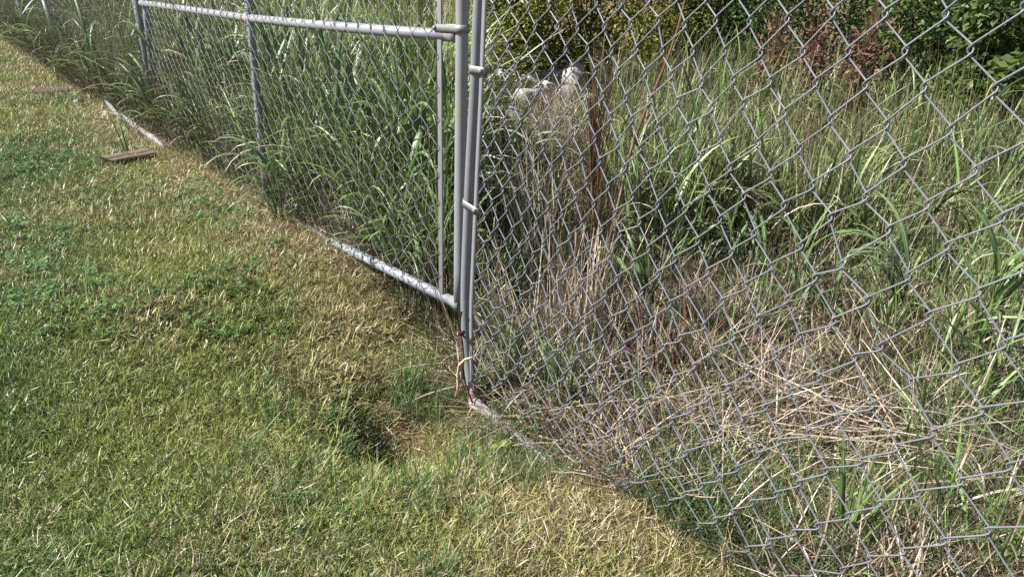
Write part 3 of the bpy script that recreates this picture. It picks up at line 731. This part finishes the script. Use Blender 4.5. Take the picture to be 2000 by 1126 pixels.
def grass_plant(px, py, H, nl, label, group=None, lean=(0, 0), leafL=.5, wid=1.0, mi=0, seed=0, upright=False, base=None, az0=None, head=False, spread=.04, kinds=None):
    rr = random.Random(seed * 7 + int(px)); P = at_ground(px, py) if base is None else np.asarray(base)
    root = empty('grass_plant', tuple(P)); tag(root, label, 'plant', group)
    ns = max(1, nl // 5)
    tops = []
    for s in range(ns):
        o = np.array([rr.uniform(-spread, spread), rr.uniform(-spread, spread), -.02]); hh = H * rr.uniform(.7, 1.05)
        ln = np.array([lean[0] + rr.uniform(-.12, .12), lean[1] + rr.uniform(-.12, .12), 0])
        pts = np.array([o + ln * hh * (q / 5) ** 1.4 + np.array([0, 0, hh * q / 5]) for q in range(6)])
        if H > .12: obj('stem', stem_mesh(pts, .0042 * wid ** .5, .002, M_STEM), root)
        tops.append(pts)
        if head and s == 0:
            a = pts[-1]; e = [a, a + ln * .03 + np.array([0, 0, .03]), a + ln * .1 + np.array([.005, 0, .07]), a + ln * .2 + np.array([.015, 0, .1])]
            obj('seed_head', stem_mesh(np.array(e), .0055, .003, M_SEED, 7), root)
    for q in range(nl):
        pts = tops[q % ns]; f = rr.uniform(.0, .95) if H > .12 else 0
        k = int(f * 4.99); p = pts[k] + (pts[k + 1] - pts[k]) * (f * 4.99 - k)
        kd = rr.choice(kinds) if kinds else (rr.choice([0, 0, 5, 1]) if upright else rr.choice([0, 1, 1, 2, 2, 3, 4]))
        o = obj('leaf', LV[mi][kd], root); L = leafL * rr.uniform(.65, 1.15)
        az = rr.uniform(0, 6.283) if az0 is None else az0 + rr.gauss(0, .7)
        o.location = p; o.rotation_euler = (rr.uniform(-.15, .15), rr.uniform(-.15, .15), az); wv = wid * rr.uniform(.75, 1.15)
        o.scale = (L, L * wv, L)
    return root

PL = math.pi
# behind the near leaf, right side
grass_plant(1758, 655, .42, 12, 'large arching grass plant behind the near mesh, its long leaves bending left', leafL=.5, wid=1.15, mi=1, seed=1, az0=PL * .95, kinds=[1, 2, 2, 3])
grass_plant(1905, 700, .5, 14, 'broad bladed grass clump at the right edge, beside the arching plant', leafL=.5, wid=1.25, mi=0, seed=2)
grass_plant(1985, 600, .55, 9, 'grass plant cut by the right edge with one wide leaf standing tall', leafL=.55, wid=1.6, mi=1, seed=3, upright=True)
grass_plant(1845, 470, .95, 9, 'tall single grass stalk with pale seed head right of the dead brown stems', leafL=.45, wid=1.3, mi=1, seed=4, head=True)
grass_plant(1622, 1085, .10, 9, 'young upright grass shoots at the bottom right, close behind the mesh', leafL=.36, wid=.9, mi=0, seed=5, upright=True, spread=.05)
grass_plant(1318, 470, .85, 11, 'slender tall grass plant standing beside the leaning brown cane', leafL=.45, wid=1.1, mi=1, seed=6, upright=True)
grass_plant(1435, 560, .4, 10, 'green grass clump with wide drooping blades right of the leaning cane', leafL=.42, wid=1.2, mi=1, seed=7)
grass_plant(1508, 690, .16, 6, 'small low grass plant on the bare straw behind the mesh', leafL=.3, wid=1.0, mi=0, seed=8, kinds=[2, 3, 4])
grass_plant(1660, 470, .5, 9, 'grass clump below the dead brown leaves, arching both ways', leafL=.5, wid=1.0, mi=1, seed=9, kinds=[1, 2, 3])
grass_plant(1560, 560, .35, 8, 'mid sized grass plant left of the large arching plant', leafL=.42, wid=1.0, mi=0, seed=10)
grass_plant(1960, 860, .22, 9, 'low dark green grass clump in the right corner below the wide leaf', leafL=.34, wid=.9, mi=0, seed=12)
grass_plant(1005, 390, .5, 10, 'dark leafy grass plant shaded just right of the gate stiles', leafL=.4, wid=1.0, mi=0, seed=13)
# in front of or through the far leaf
def front(t, d=.06): p = P_on(PA, t, 0, d); p[2] = zg(p[0], p[1]); return p
grass_plant(598, 0, .40, 14, 'grass plant spilling through the far gate mesh onto the lawn beside the brace', leafL=.46, wid=1.0, mi=1, seed=14, base=front(1.62), az0=-2.4, kinds=[1, 2, 3, 3])
grass_plant(262, 310, .10, 7, 'weedy grass plant at the near end of the grey board', leafL=.42, wid=.7, mi=0, seed=15, az0=2.4, kinds=[5, 4, 1])
grass_plant(250, 262, .16, 9, 'weedy grass plant between the fallen pipe and the pale stones', leafL=.4, wid=.7, mi=0, seed=16, kinds=[4, 1, 2, 5])
grass_plant(120, 165, .35, 11, 'grass plant in front of the leaning fence posts', leafL=.5, wid=.8, mi=1, seed=17, kinds=[1, 2, 3])
grass_plant(330, 262, .7, 12, 'tall grass plant beside the hinge post of the far leaf', leafL=.6, wid=.9, mi=1, seed=18, base=front(LA - .1), az0=2.8, kinds=[1, 2, 3])
grass_plant(400, 0, .5, 10, 'grass plant poking through the mesh halfway between brace and hinge post', leafL=.5, wid=.9, mi=0, seed=19, base=front(3.0, .03), az0=3.6, kinds=[1, 2, 3])
for q in range(15):
    p = front(LA + .35 + q * .52 + random.uniform(-.15, .15), random.uniform(-.15, .06))
    grass_plant(0, 0, random.uniform(.35, .9), 11, 'arching leafy grass plant spilling out along the foot of the old fence', 'grass plants spilling out along the old fence', leafL=.6, wid=.85, mi=q % 2, seed=300 + q, base=p, lean=(-.22, -.05), kinds=[1, 2, 2, 3, 4])
for q, (px, py) in enumerate(((1700, 560), (1620, 640), (1800, 590), (1870, 590), (1940, 520), (1780, 480), (1560, 640), (1900, 800), (1830, 720), (1500, 450), (1390, 440), (1450, 380), (1720, 380), (1950, 420), (1600, 420), (1300, 560), (1240, 640), (1850, 370), (1480, 560), (1990, 720))):
    grass_plant(px, py, random.uniform(.15, .45), 9, 'green grass clump growing among the straw behind the near mesh', 'grass clumps among the straw behind the near leaf', leafL=random.uniform(.34, .5), wid=random.uniform(.7, 1.1), mi=q % 2, seed=400 + q, kinds=[0, 1, 1, 2, 3, 4])
grass_plant(2060, 1100, .0, 1, 'single long flat green blade lying across the bottom right corner', leafL=.55, wid=1.3, mi=0, seed=31, az0=PL * 1.02, kinds=[6], base=at_ground(2050, 1120) + np.array([0, 0, .16]))
# weeds in the lawn
grass_plant(668, 850, .09, 9, 'coarse grass weed in the lawn beside the dark hollow', leafL=.2, wid=.9, mi=0, seed=20, upright=True)
grass_plant(528, 578, .06, 5, 'small upright weed tuft alone in the middle of the lawn', leafL=.16, wid=.9, mi=0, seed=21, upright=True)
grass_plant(495, 475, .05, 5, 'small weed tuft on the dry patch below the brace', leafL=.17, wid=.9, mi=0, seed=22)
grass_plant(45, 450, .06, 7, 'pale coarse weed tuft at the left edge of the lawn', leafL=.2, wid=.8, mi=1, seed=23)
grass_plant(985, 1030, .03, 4, 'single flat bladed weed near the bottom centre of the lawn', leafL=.16, wid=.9, mi=1, seed=24)
# larger plants crowding behind the far leaf
for q in range(30):
    t = .3 + 4.3 * (q + random.random()) / 30; d = random.uniform(.12, .55)
    p = P_on(PA, t, 0, -d); p[2] = zg(p[0], p[1])
    grass_plant(0, 0, random.uniform(.7, 1.1), 11, 'tall leafy green grass plant crowding behind the far gate leaf', 'tall grass plants behind the far gate leaf', leafL=.55, wid=1.1, mi=q % 2, seed=100 + q, base=p, upright=q % 3 == 0, lean=(random.uniform(-.15, .2), 0))

# broad leaved seedlings
def seedling(px, py, label, n=6, size=.035, mat=None):
    P = at_ground(px, py); root = empty('seedling', tuple(P)); tag(root, label, 'plant')
    rr = random.Random(int(px))
    obj('stem', stem_mesh(np.array([[0, 0, -.01], [.003, 0, .03], [.0, .004, .06]]), .002, .0012, M_STEM), root)
    V = []; F = []
    prof = [(0, 0), (.25, .32), (.55, .36), (.85, .16), (1, 0)]
    for x, w in prof: V += [[x, -w, .10 * math.sin(x * 3) + w * .25], [x, 0, .10 * math.sin(x * 3)], [x, w, .10 * math.sin(x * 3) + w * .25]]
    for a in range(4):
        for b in range(2): F.append([a * 3 + b, a * 3 + b + 1, a * 3 + b + 4, a * 3 + b + 3])
    uv = np.array([[.2 + .3 * b, x * .8] for x, w in prof for b in range(3)])
    me = mesh_np('leaf', np.array(V), np.array(F), mat, uv)
    for q in range(n):
        o = obj('leaf', me, root); s = size * rr.uniform(.7, 1.2); o.scale = (s, s, s); o.location = (0, 0, rr.uniform(.01, .055)); o.rotation_euler = (rr.uniform(-.3, .3), rr.uniform(-.4, .2), q * 2.4 + rr.random())
M_SEEDL = mat_leaf('bright seedling leaf', (.16, .24, .035), (.20, .27, .045), rib=False, tipdry=0)
seedling(975, 893, 'bright green broad leaved seedling in front of the near bottom rail', 7, .042, M_SEEDL)
seedling(716, 632, 'pale green broad leaved seedling in the lawn below the far bottom rail', 5, .03, M_SEEDL)

# ------------------------------------------------------------------ dead clumps, cane
def dead_clump(name, px, py, n, H, label, lean, spread, mat, wid=(.0025, .005), cat='dead plant', tilt=(.0, .3), azr=(0, 6.283), zr=(-.02, 0)):
    P = at_ground(px, py); rr = rng
    az = un(azr[0], azr[1], n); b = np.stack([rr.normal(0, spread, n), rr.normal(0, spread, n), un(zr[0], zr[1], n)], -1)
    V, F, uv, a, b2 = blades(b, az, un(tilt[0], tilt[1], n), un(-.15, .35, n), un(.45, 1.0, n) * H, un(wid[0], wid[1], n), 5, un(-1, 1, n), .3, tipw=.45)
    V[:, 0] += lean[0] * V[:, 2]; V[:, 1] += lean[1] * V[:, 2]
    o = obj(name, mesh_np(name, V, F, mat, uv, {'rnd': a, 'rnd2': b2})); o.location = Vector(P); tag(o, label, cat)
    return o
def mat_straw(name, stops, trans=.12):
    t = NT(name); return leafy(t, t.ramp(t.attr('rnd2').outputs['Fac'], stops), trans=trans, rough=.7)
M_PALE = mat_straw('pale dead stalks', [(0, (.22, .16, .11)), (.4, (.42, .34, .25)), (1, (.62, .54, .45))])
M_BROWN = mat_straw('brown dead stalks', [(0, (.035, .02, .012)), (.5, (.10, .055, .03)), (1, (.24, .13, .06))])
M_RED = mat_straw('red brown dead leaves', [(0, (.035, .016, .010)), (.5, (.10, .045, .025)), (1, (.22, .11, .065))], .12)
dead_clump('dead_grass_clump', 1120, 690, 170, .62, 'dense clump of pale dead stems leaning upright behind the near stile', (.02, .0), .085, M_PALE, (.003, .0055))
dead_clump('dead_grass_clump', 1010, 700, 90, .5, 'thin pale dead stems slanting left close behind the near stile', (-.35, 0), .11, M_PALE, (.003, .005))
dead_clump('dead_grass_clump', 1060, 540, 60, .75, 'long pale dead stems slanting across the dark gap by the stiles', (-.2, .05), .07, M_PALE, (.003, .005))
dead_clump('dead_grass_clump', 1300, 770, 60, .45, 'rusty brown dead grass clump beside the bare yellow earth', (0, 0), .07, M_RED, (.004, .008), tilt=(.05, .5))

M_GREY = mat_straw('grey dead brush', [(0, (.06, .045, .035)), (.5, (.20, .16, .125)), (1, (.40, .34, .29))])
dead_clump('dead_brush', 1130, 300, 260, .45, 'grey dead brush heap in front of the white rocks', (0, 0), .2, M_GREY, (.003, .006), tilt=(.3, 1.5))
dead_clump('dead_brush', 1420, 175, 300, .7, 'grey dead brush heap under the black gap', (0, 0), .28, M_GREY, (.003, .006), tilt=(.2, 1.4))
dead_clump('dead_brush', 1610, 330, 260, .55, 'brown dead brush below the three brown weeds', (0, 0), .25, M_BROWN, (.003, .007), tilt=(.2, 1.4))
dead_clump('dead_brush', 1900, 400, 260, .5, 'pale tangle of dead stems behind the tall grass stalk', (0, 0), .25, M_GREY, (.003, .006), tilt=(.3, 1.5))
dead_clump('dead_grass_clump', 1200, 760, 150, .5, 'wide tangle of grey brown dead stems right of the dense upright clump', (-.1, 0), .16, M_GREY, (.0025, .005), tilt=(.05, .9))
dead_clump('dead_grass_clump', 1390, 640, 130, .45, 'grey brown dead stems behind the bare yellow earth', (0, 0), .18, M_GREY, (.0025, .005), tilt=(.05, 1.0))
dead_clump('dead_grass_clump', 1330, 880, 34, .8, 'long pale dead stems fallen flat behind the near bottom rail', (0, 0), .20, M_PALE, (.003, .005), tilt=(1.3, 1.6), azr=(-.9, .9), zr=(.03, .12))
dead_clump('dead_grass_clump', 1760, 900, 44, .8, 'long pale dead stems fallen flat in the lower right, pointing left', (0, 0), .18, M_PALE, (.003, .005), tilt=(1.3, 1.6), azr=(2.2, 4.0), zr=(.04, .16))
dead_clump('dead_grass_clump', 1950, 930, 40, .7, 'crossed pale dead stems in the right corner', (0, 0), .14, M_PALE, (.003, .005), tilt=(.9, 1.5), azr=(1.2, 3.9), zr=(.0, .1))
dead_clump('dead_grass_clump', 1420, 800, 40, .6, 'pale dead stems fanned out by the yellow earth mound', (0, 0), .12, M_PALE, (.0025, .0045), tilt=(.8, 1.5), zr=(.0, .1))
def dead_stalk(px, py, H, label, nb, mat, lean=(0, 0), seed=1, leafn=0, r=.008):
    """a dead bushy stalk: stem, upright twigs, curled leaves"""
    P = at_ground(px, py); root = empty('dead_stalk', tuple(P)); tag(root, label, 'dead plant'); rr = random.Random(seed)
    pts = np.array([[lean[0] * H * q / 6 + rr.uniform(-.008, .008), lean[1] * H * q / 6 + rr.uniform(-.008, .008), H * .75 * q / 6 - .02] for q in range(7)])
    obj('stem', stem_mesh(pts, r, r * .5, M_DEAD, 7), root)
    n = nb; f = un(.15, 1, n); b = np.stack([np.interp(f, np.linspace(0, 1, 7), pts[:, k]) for k in range(3)], -1)
    V, F, uv, a, b2 = blades(b, un(0, 6.283, n), un(.05, .45, n), un(-.3, .25, n), un(.15, .42, n) * H, un(.002, .0045, n), 4, un(-1, 1, n), .4, tipw=.4)
    o = obj('twigs', mesh_np('twigs', V, F, mat, uv, {'rnd': a, 'rnd2': b2}), root); o['kind'] = 'stuff'
    if leafn:
        n = leafn; f = un(.25, 1.05, n); b = np.stack([np.interp(f, np.linspace(0, 1.1, 7), pts[:, k]) for k in range(3)], -1) + rng.normal(0, .085, (n, 3))
        V, F, uv, a, b2 = blades(b, un(0, 6.283, n), un(.6, 2.4, n), un(-1.5, 1.5, n), un(.05, .14, n), un(.012, .03, n), 4, un(-2, 2, n), .5)
        o = obj('dead_leaves', mesh_np('dead_leaves', V, F, M_RED, uv, {'rnd': a, 'rnd2': b2}), root); o['kind'] = 'stuff'
dead_stalk(1163, 590, 1.15, 'dark brown dead weed stalk standing behind the near mesh with bristly top', 260, M_BROWN, (-.06, 0), 1, r=.011)
dead_stalk(1560, 262, 1.1, 'dead weed with hanging red brown leaves behind the mesh, left one of three', 120, M_RED, (.02, 0), 2, 420)
dead_stalk(1650, 268, 1.2, 'dead weed with crumpled red brown leaves, middle one of three', 120, M_RED, (.05, 0), 3, 420)
dead_stalk(1500, 245, 1.0, 'dead weed in front of the black gap, most bare of the three brown ones', 160, M_RED, (-.05, 0), 4, 260)
# dead weeds by the fence beyond the gate
dead_stalk(215, 150, 1.0, 'rusty dead weed standing against the fence beyond the gate', 80, M_RED, (.1, 0), 5, 120)
dead_stalk(385, 262, .9, 'brown dead weed behind the far gate leaf near its hinge post', 120, M_BROWN, (-.05, 0), 6, 40)
# leaning cane
c0 = at_ground(1140, 600); c1 = at_depth(1335, 0, 4.2)
cp = np.array([c0 + (c1 - c0) * t + np.array([.02 * math.sin(t * 9), 0, .01 * math.sin(t * 7)]) for t in np.linspace(0, 1.1, 12)])
V, F = tube_np(cp - c0, np.linspace(.010, .006, 12), 8)
o = obj('cane', mesh_np('cane', V, F, mat_rough('red brown cane', [(.3, (.055, .028, .018)), (.7, (.17, .095, .06))], 30))); o.location = Vector(c0); tag(o, 'red brown bare cane leaning right behind the near mesh', 'cane')

# ------------------------------------------------------------------ bushes at the back
LEAFQ = np.array([[0, 0, 0], [.45, -.28, .06], [1, 0, 0], [.45, .28, .06]])
def bush(x, y, H, R, label, stops, n=5000, leaf=.05, seed=0, z0=None, trans=.4, group=None, squash=(1, 1)):
    r2 = np.random.default_rng(seed + 500); zb = float(zg(x, y)) if z0 is None else z0
    root = empty('bush', (x, y, zb)); tag(root, label, 'bush', group)
    n = int(n * 2.3); nb = 20; bc = np.stack([r2.normal(0, R * .5 * squash[0], nb), r2.normal(0, R * .45 * squash[1], nb), r2.uniform(.05, .9, nb) * H], -1); br = r2.uniform(.28, .6, nb) * R
    k = r2.integers(0, nb, n); v = r2.normal(size=(n, 3)); v /= np.linalg.norm(v, axis=1)[:, None]
    p = bc[k] + v * (br[k] * r2.uniform(.35, 1.0, n) ** .5)[:, None]; p[:, 2] = np.abs(p[:, 2])
    az = np.arctan2(v[:, 1], v[:, 0]) + r2.normal(0, .9, n); el = r2.normal(-.35, .5, n); ro = r2.normal(0, .6, n); L = leaf * r2.uniform(.55, 1.3, n)
    X = np.stack([np.cos(az) * np.cos(el), np.sin(az) * np.cos(el), np.sin(el)], -1)
    Yv = np.stack([-np.sin(az), np.cos(az), 0 * az], -1); Zv = np.cross(X, Yv)
    Y2 = Yv * np.cos(ro)[:, None] + Zv * np.sin(ro)[:, None]; Z2 = np.cross(X, Y2)
    V = p[:, None, :] + L[:, None, None] * (LEAFQ[None, :, 0, None] * X[:, None] + LEAFQ[None, :, 1, None] * Y2[:, None] + LEAFQ[None, :, 2, None] * Z2[:, None])
    q = np.arange(n)[:, None] * 4; F = np.concatenate([q + np.array([[0, 1, 2]]), q + np.array([[0, 2, 3]])])
    o = obj('crown', mesh_np('crown', V.reshape(-1, 3), F, mat_crown('leaves of ' + label[:24], stops, trans), None, {'rnd': np.repeat(r2.random(n), 4)}, smooth=False), root)
    parts = []
    for b in range(nb):
        a = np.array([r2.normal(0, .05), r2.normal(0, .05), -.05]); e = bc[b]
        parts.append(tube_np([a, a * .5 + e * .4 + np.array([0, 0, .08]), e], [.016, .010, .004], 5))
    obj('trunk', mesh_np('trunk', *merge(parts), M_DEAD), root)
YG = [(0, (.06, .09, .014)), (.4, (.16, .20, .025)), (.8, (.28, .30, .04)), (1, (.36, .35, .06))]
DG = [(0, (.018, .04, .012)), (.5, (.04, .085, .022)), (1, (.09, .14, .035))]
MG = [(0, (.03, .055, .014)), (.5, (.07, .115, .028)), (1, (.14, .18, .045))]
def gp(px, d): p = at_depth(px, 100, d); return p[0], p[1]
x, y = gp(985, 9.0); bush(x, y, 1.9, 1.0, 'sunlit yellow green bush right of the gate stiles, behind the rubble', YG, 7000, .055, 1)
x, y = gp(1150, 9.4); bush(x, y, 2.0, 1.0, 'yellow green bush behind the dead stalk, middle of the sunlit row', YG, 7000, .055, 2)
x, y = gp(1262, 11.2); bush(x, y, 3.2, .9, 'yellow green bush on the left rim of the black gap', YG, 4500, .05, 3)  # bush given extra height so it casts shade into the gap
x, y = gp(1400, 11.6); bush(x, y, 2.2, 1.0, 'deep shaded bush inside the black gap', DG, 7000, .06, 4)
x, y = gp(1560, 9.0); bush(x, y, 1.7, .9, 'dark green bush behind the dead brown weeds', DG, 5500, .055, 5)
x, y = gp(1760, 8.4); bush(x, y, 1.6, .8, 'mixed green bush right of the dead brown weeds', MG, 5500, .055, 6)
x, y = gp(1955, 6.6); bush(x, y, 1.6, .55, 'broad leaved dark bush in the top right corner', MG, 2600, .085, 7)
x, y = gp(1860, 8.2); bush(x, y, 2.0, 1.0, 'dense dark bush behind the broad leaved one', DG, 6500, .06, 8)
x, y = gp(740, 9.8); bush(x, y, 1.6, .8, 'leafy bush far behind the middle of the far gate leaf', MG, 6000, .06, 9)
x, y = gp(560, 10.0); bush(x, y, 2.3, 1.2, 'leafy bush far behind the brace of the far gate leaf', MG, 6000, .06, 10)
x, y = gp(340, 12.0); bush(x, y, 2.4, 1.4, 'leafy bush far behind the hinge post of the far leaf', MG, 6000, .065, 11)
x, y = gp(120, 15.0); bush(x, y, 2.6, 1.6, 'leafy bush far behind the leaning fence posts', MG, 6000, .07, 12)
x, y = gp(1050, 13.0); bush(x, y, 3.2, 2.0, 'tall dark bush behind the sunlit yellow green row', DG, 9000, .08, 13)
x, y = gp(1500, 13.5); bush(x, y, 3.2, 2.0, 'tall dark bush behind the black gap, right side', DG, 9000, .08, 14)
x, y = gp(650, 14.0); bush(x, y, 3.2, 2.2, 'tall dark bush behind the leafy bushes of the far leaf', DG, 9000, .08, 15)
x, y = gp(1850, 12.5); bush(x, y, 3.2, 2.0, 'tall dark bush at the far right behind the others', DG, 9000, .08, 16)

# ------------------------------------------------------------------ stones, boards, fallen pipe, scrap
M_STONE = mat_rough('pale limestone', [(.3, (.27, .26, .25)), (.6, (.42, .41, .40)), (.8, (.52, .51, .50))], 7, .25, .02)
M_TAN = mat_rough('tan stone', [(.3, (.30, .22, .14)), (.7, (.52, .42, .30))], 14, .5, .01)
def stone(px, py, w, h, label, mat, seed, name='stone', dpt=None, lift=-.3, group=None):
    P = at_ground(px, py); r2 = np.random.default_rng(seed)
    bm = bpy.data.meshes.new('stone'); import bmesh
    b = bmesh.new(); bmesh.ops.create_icosphere(b, subdivisions=3, radius=1)
    pl = [(lambda v: v / np.linalg.norm(v))(r2.normal(size=3)) for _ in range(13)]; of = r2.uniform(.55, .85, 13)
    for v in b.verts:
        c = np.array(v.co)
        for n_, o_ in zip(pl, of):
            s = c @ n_ - o_
            if s > 0: c = c - n_ * s
        c += (fbm(c[0] * 3 + seed, c[1] * 3 + c[2] * 2, seed) - .5) * .12
        v.co = c
    b.to_mesh(bm); b.free(); bm.materials.append(mat)
    o = obj(name, bm); o.scale = (w, (dpt or w * .8), h); o.rotation_euler = (0, 0, r2.uniform(0, 6)); o.location = Vector((P[0], P[1], P[2] + h * (.5 + lift)))
    tag(o, label, 'stone', group)
for k, (a, b, w_, h_) in enumerate(((962, 176, .14, .11), (990, 172, .19, .13), (1032, 186, .2, .12), (1062, 178, .17, .13), (1090, 182, .22, .15), (1120, 188, .15, .17), (1108, 204, .13, .09), (978, 204, .12, .09), (1020, 208, .15, .09), (1008, 246, .11, .08), (962, 240, .12, .09), (1152, 214, .12, .08), (1048, 214, .1, .08), (1062, 196, .14, .10))):
    stone(a, b, w_ * 1.2, h_ * 1.25, 'pale broken rock in the rubble heap behind the near stile', M_STONE, 40 + k, lift=.25, group='pale rocks in the rubble heap')
stone(1480, 240, .14, .12, 'pale rock under the dead brown weeds', M_STONE, 7, lift=.1)
stone(1990, 340, .16, .11, 'pale rock at the right edge under the broad leaved bush', M_STONE, 8)
stone(155, 205, .075, .06, 'white stone left of the fallen pipe', M_STONE, 9)
stone(178, 196, .06, .05, 'pinkish stone under the bend of the fallen pipe', M_TAN, 10)
stone(216, 231, .085, .06, 'cream stone beside the middle of the fallen pipe', M_TAN, 11)
stone(187, 358, .055, .025, 'flat tan stone sunk in the lawn below the grey board', M_TAN, 12, lift=-.4)
stone(1010, 497, .22, .07, 'rough lump of yellow earth behind the near stile', mat_rough('yellow earth', [(.3, (.24, .17, .07)), (.7, (.48, .37, .19))], 22, .6, .02), 13, 'earth_clod', lift=-.1)
stone(1375, 752, .15, .05, 'crumbled mound of yellow earth under the straw behind the mesh', mat_rough('yellow earth crumbs', [(.3, (.24, .17, .07)), (.7, (.48, .37, .19))], 30, .6, .02), 14, 'earth_clod', lift=-.2)

def board(pxa, pya, pxb, pyb, wd, th, label, mat, dz=0.0):
    a = at_ground(pxa, pya); b = at_ground(pxb, pyb); ax = b - a; L = np.linalg.norm(ax[:2]); e = np.array([ax[0], ax[1], 0]) / L; m = np.array([-e[1], e[0], 0])
    bm = bpy.data.meshes.new('board'); nx = 14; V = []; F = []; r2 = random.Random(int(pxa))
    for i in range(nx + 1):                    # worn, slightly warped plank, split along the grain
        x = (i / nx - .5) * L; sag = .002 * math.sin(i * .45); ed = r2.uniform(-.003, .003)
        V += [[x, -wd / 2 + ed, sag], [x, -wd / 2 + ed, th + sag], [x, -wd * .12, th + sag + r2.uniform(-.002, .001)], [x, -wd * .09, th - .012 + sag], [x, -wd * .06, th + sag + r2.uniform(-.002, .001)], [x, wd / 2 + ed, th + sag], [x, wd / 2 + ed, sag]]
    for i in range(nx):
        for k in range(7): F.append([i * 7 + k, i * 7 + (k + 1) % 7, i * 7 + 7 + (k + 1) % 7, i * 7 + 7 + k])
    F2 = [list(range(7)), [nx * 7 + k for k in range(7)][::-1]]
    me = mesh_np('board', np.array(V, float), [np.array(F), np.array(F2)], mat, smooth=False)
    o = obj('board', me); c = (a + b) / 2 + m * wd / 2; o.location = (c[0], c[1], max(a[2], b[2]) - .008 + dz); o.rotation_euler = (.04, -.02, math.atan2(e[1], e[0])); tag(o, label, 'board')
board(222, 328, 308, 312, .16, .06, 'weathered grey plank lying on the lawn near the hinge post', mat_wood('weathered grey wood', (.04, .03, .022), (.15, .115, .085)))
board(66, 190, 134, 186, .22, .06, 'reddish brown plank lying at the lawn edge beyond the fallen pipe', mat_wood('reddish wood', (.04, .022, .017), (.12, .07, .055)))
fp = [at_ground(x, y, l) for x, y, l in ((148, 172, .07), (168, 172, .07), (186, 178, .06), (206, 202, .05), (232, 232, .04), (268, 258, .035), (300, 276, .025), (325, 292, .0))]
V, F = tube_np(np.array(fp) - fp[0], .027, 12)
o = obj('fallen_pipe', mesh_np('fallen_pipe', V, F, M_PIPE2)); o.location = Vector(fp[0]); tag(o, 'bent galvanised pipe lying on the ground along the fence foot', 'pipe')
# tie wire hanging at the foot of the stiles
tw = [P_on(PB, .035, .36, .03), P_on(PB, .045, .33, .03), P_on(PB, .04, .29, .035), P_on(PB, .02, .268, .03), P_on(PB, -.005, .26, .024), P_on(PB, -.03, .258, .02)]
tw2 = [P_on(PB, .035, .285, .035), P_on(PB, .03, .24, .03), P_on(PB, .018, .19, .032), P_on(PB, .02, .14, .034), P_on(PB, .012, .09, .03), P_on(PB, -.012, .05, .028), P_on(PB, -.03, .02, .026)]
V, F = merge([tube_np(tw, .0035, 6), tube_np(tw2, .003, 6), tube_np([P_on(PB, .05, .287, .034), P_on(PB, .03, .279, .04), P_on(PB, .015, .29, .034)], .007, 7)])
o = obj('tie_wire', mesh_np('tie_wire', V - PB, F, mat_rough('dark plastic wire', [(.3, (.012, .008, .008)), (.7, (.06, .016, .014))], 20, .1))); o.location = Vector(PB); tag(o, 'dark red wire looped round the foot of the near stile', 'wire')
vn = [P_on(PB, -.035, .21, .03), P_on(PB, -.01, .195, .045), P_on(PB, .02, .16, .05), P_on(PB, .03, .12, .05), P_on(PB, .028, .07, .05), P_on(PB, .03, .02, .06)]
V, F = tube_np(vn, [.004, .005, .006, .006, .005, .004], 7)
o = obj('dry_vine', mesh_np('dry_vine', V - PB, F, mat_rough('dry vine', [(.3, (.3, .23, .14)), (.7, (.5, .42, .3))], 30))); o.location = Vector(PB); tag(o, 'pale dry vine curling round the foot of the near stile', 'vine')
# scrap of pale blue plastic
P = at_ground(1212, 955); r2 = np.random.default_rng(4); g = 7
V = np.array([[(i / (g - 1) - .5) * .07, (j / (g - 1) - .5) * .06, r2.uniform(0, .03) + .012] for j in range(g) for i in range(g)]); V[:, :2] += r2.normal(0, .005, (g * g, 2))
F = np.array([[j * g + i, j * g + i + 1, (j + 1) * g + i + 1, (j + 1) * g + i] for j in range(g - 1) for i in range(g - 1)])
o = obj('plastic_scrap', mesh_np('plastic_scrap', V, F, mat_rough('pale blue plastic', [(.3, (.38, .46, .58)), (.7, (.62, .68, .78))], 10, .1, rough=.4), smooth=False)); o.location = Vector(P); tag(o, 'crumpled pale blue plastic scrap at the foot of the near mesh', 'litter')
sm = o.modifiers.new('thickness', 'SOLIDIFY'); sm.thickness = .0015
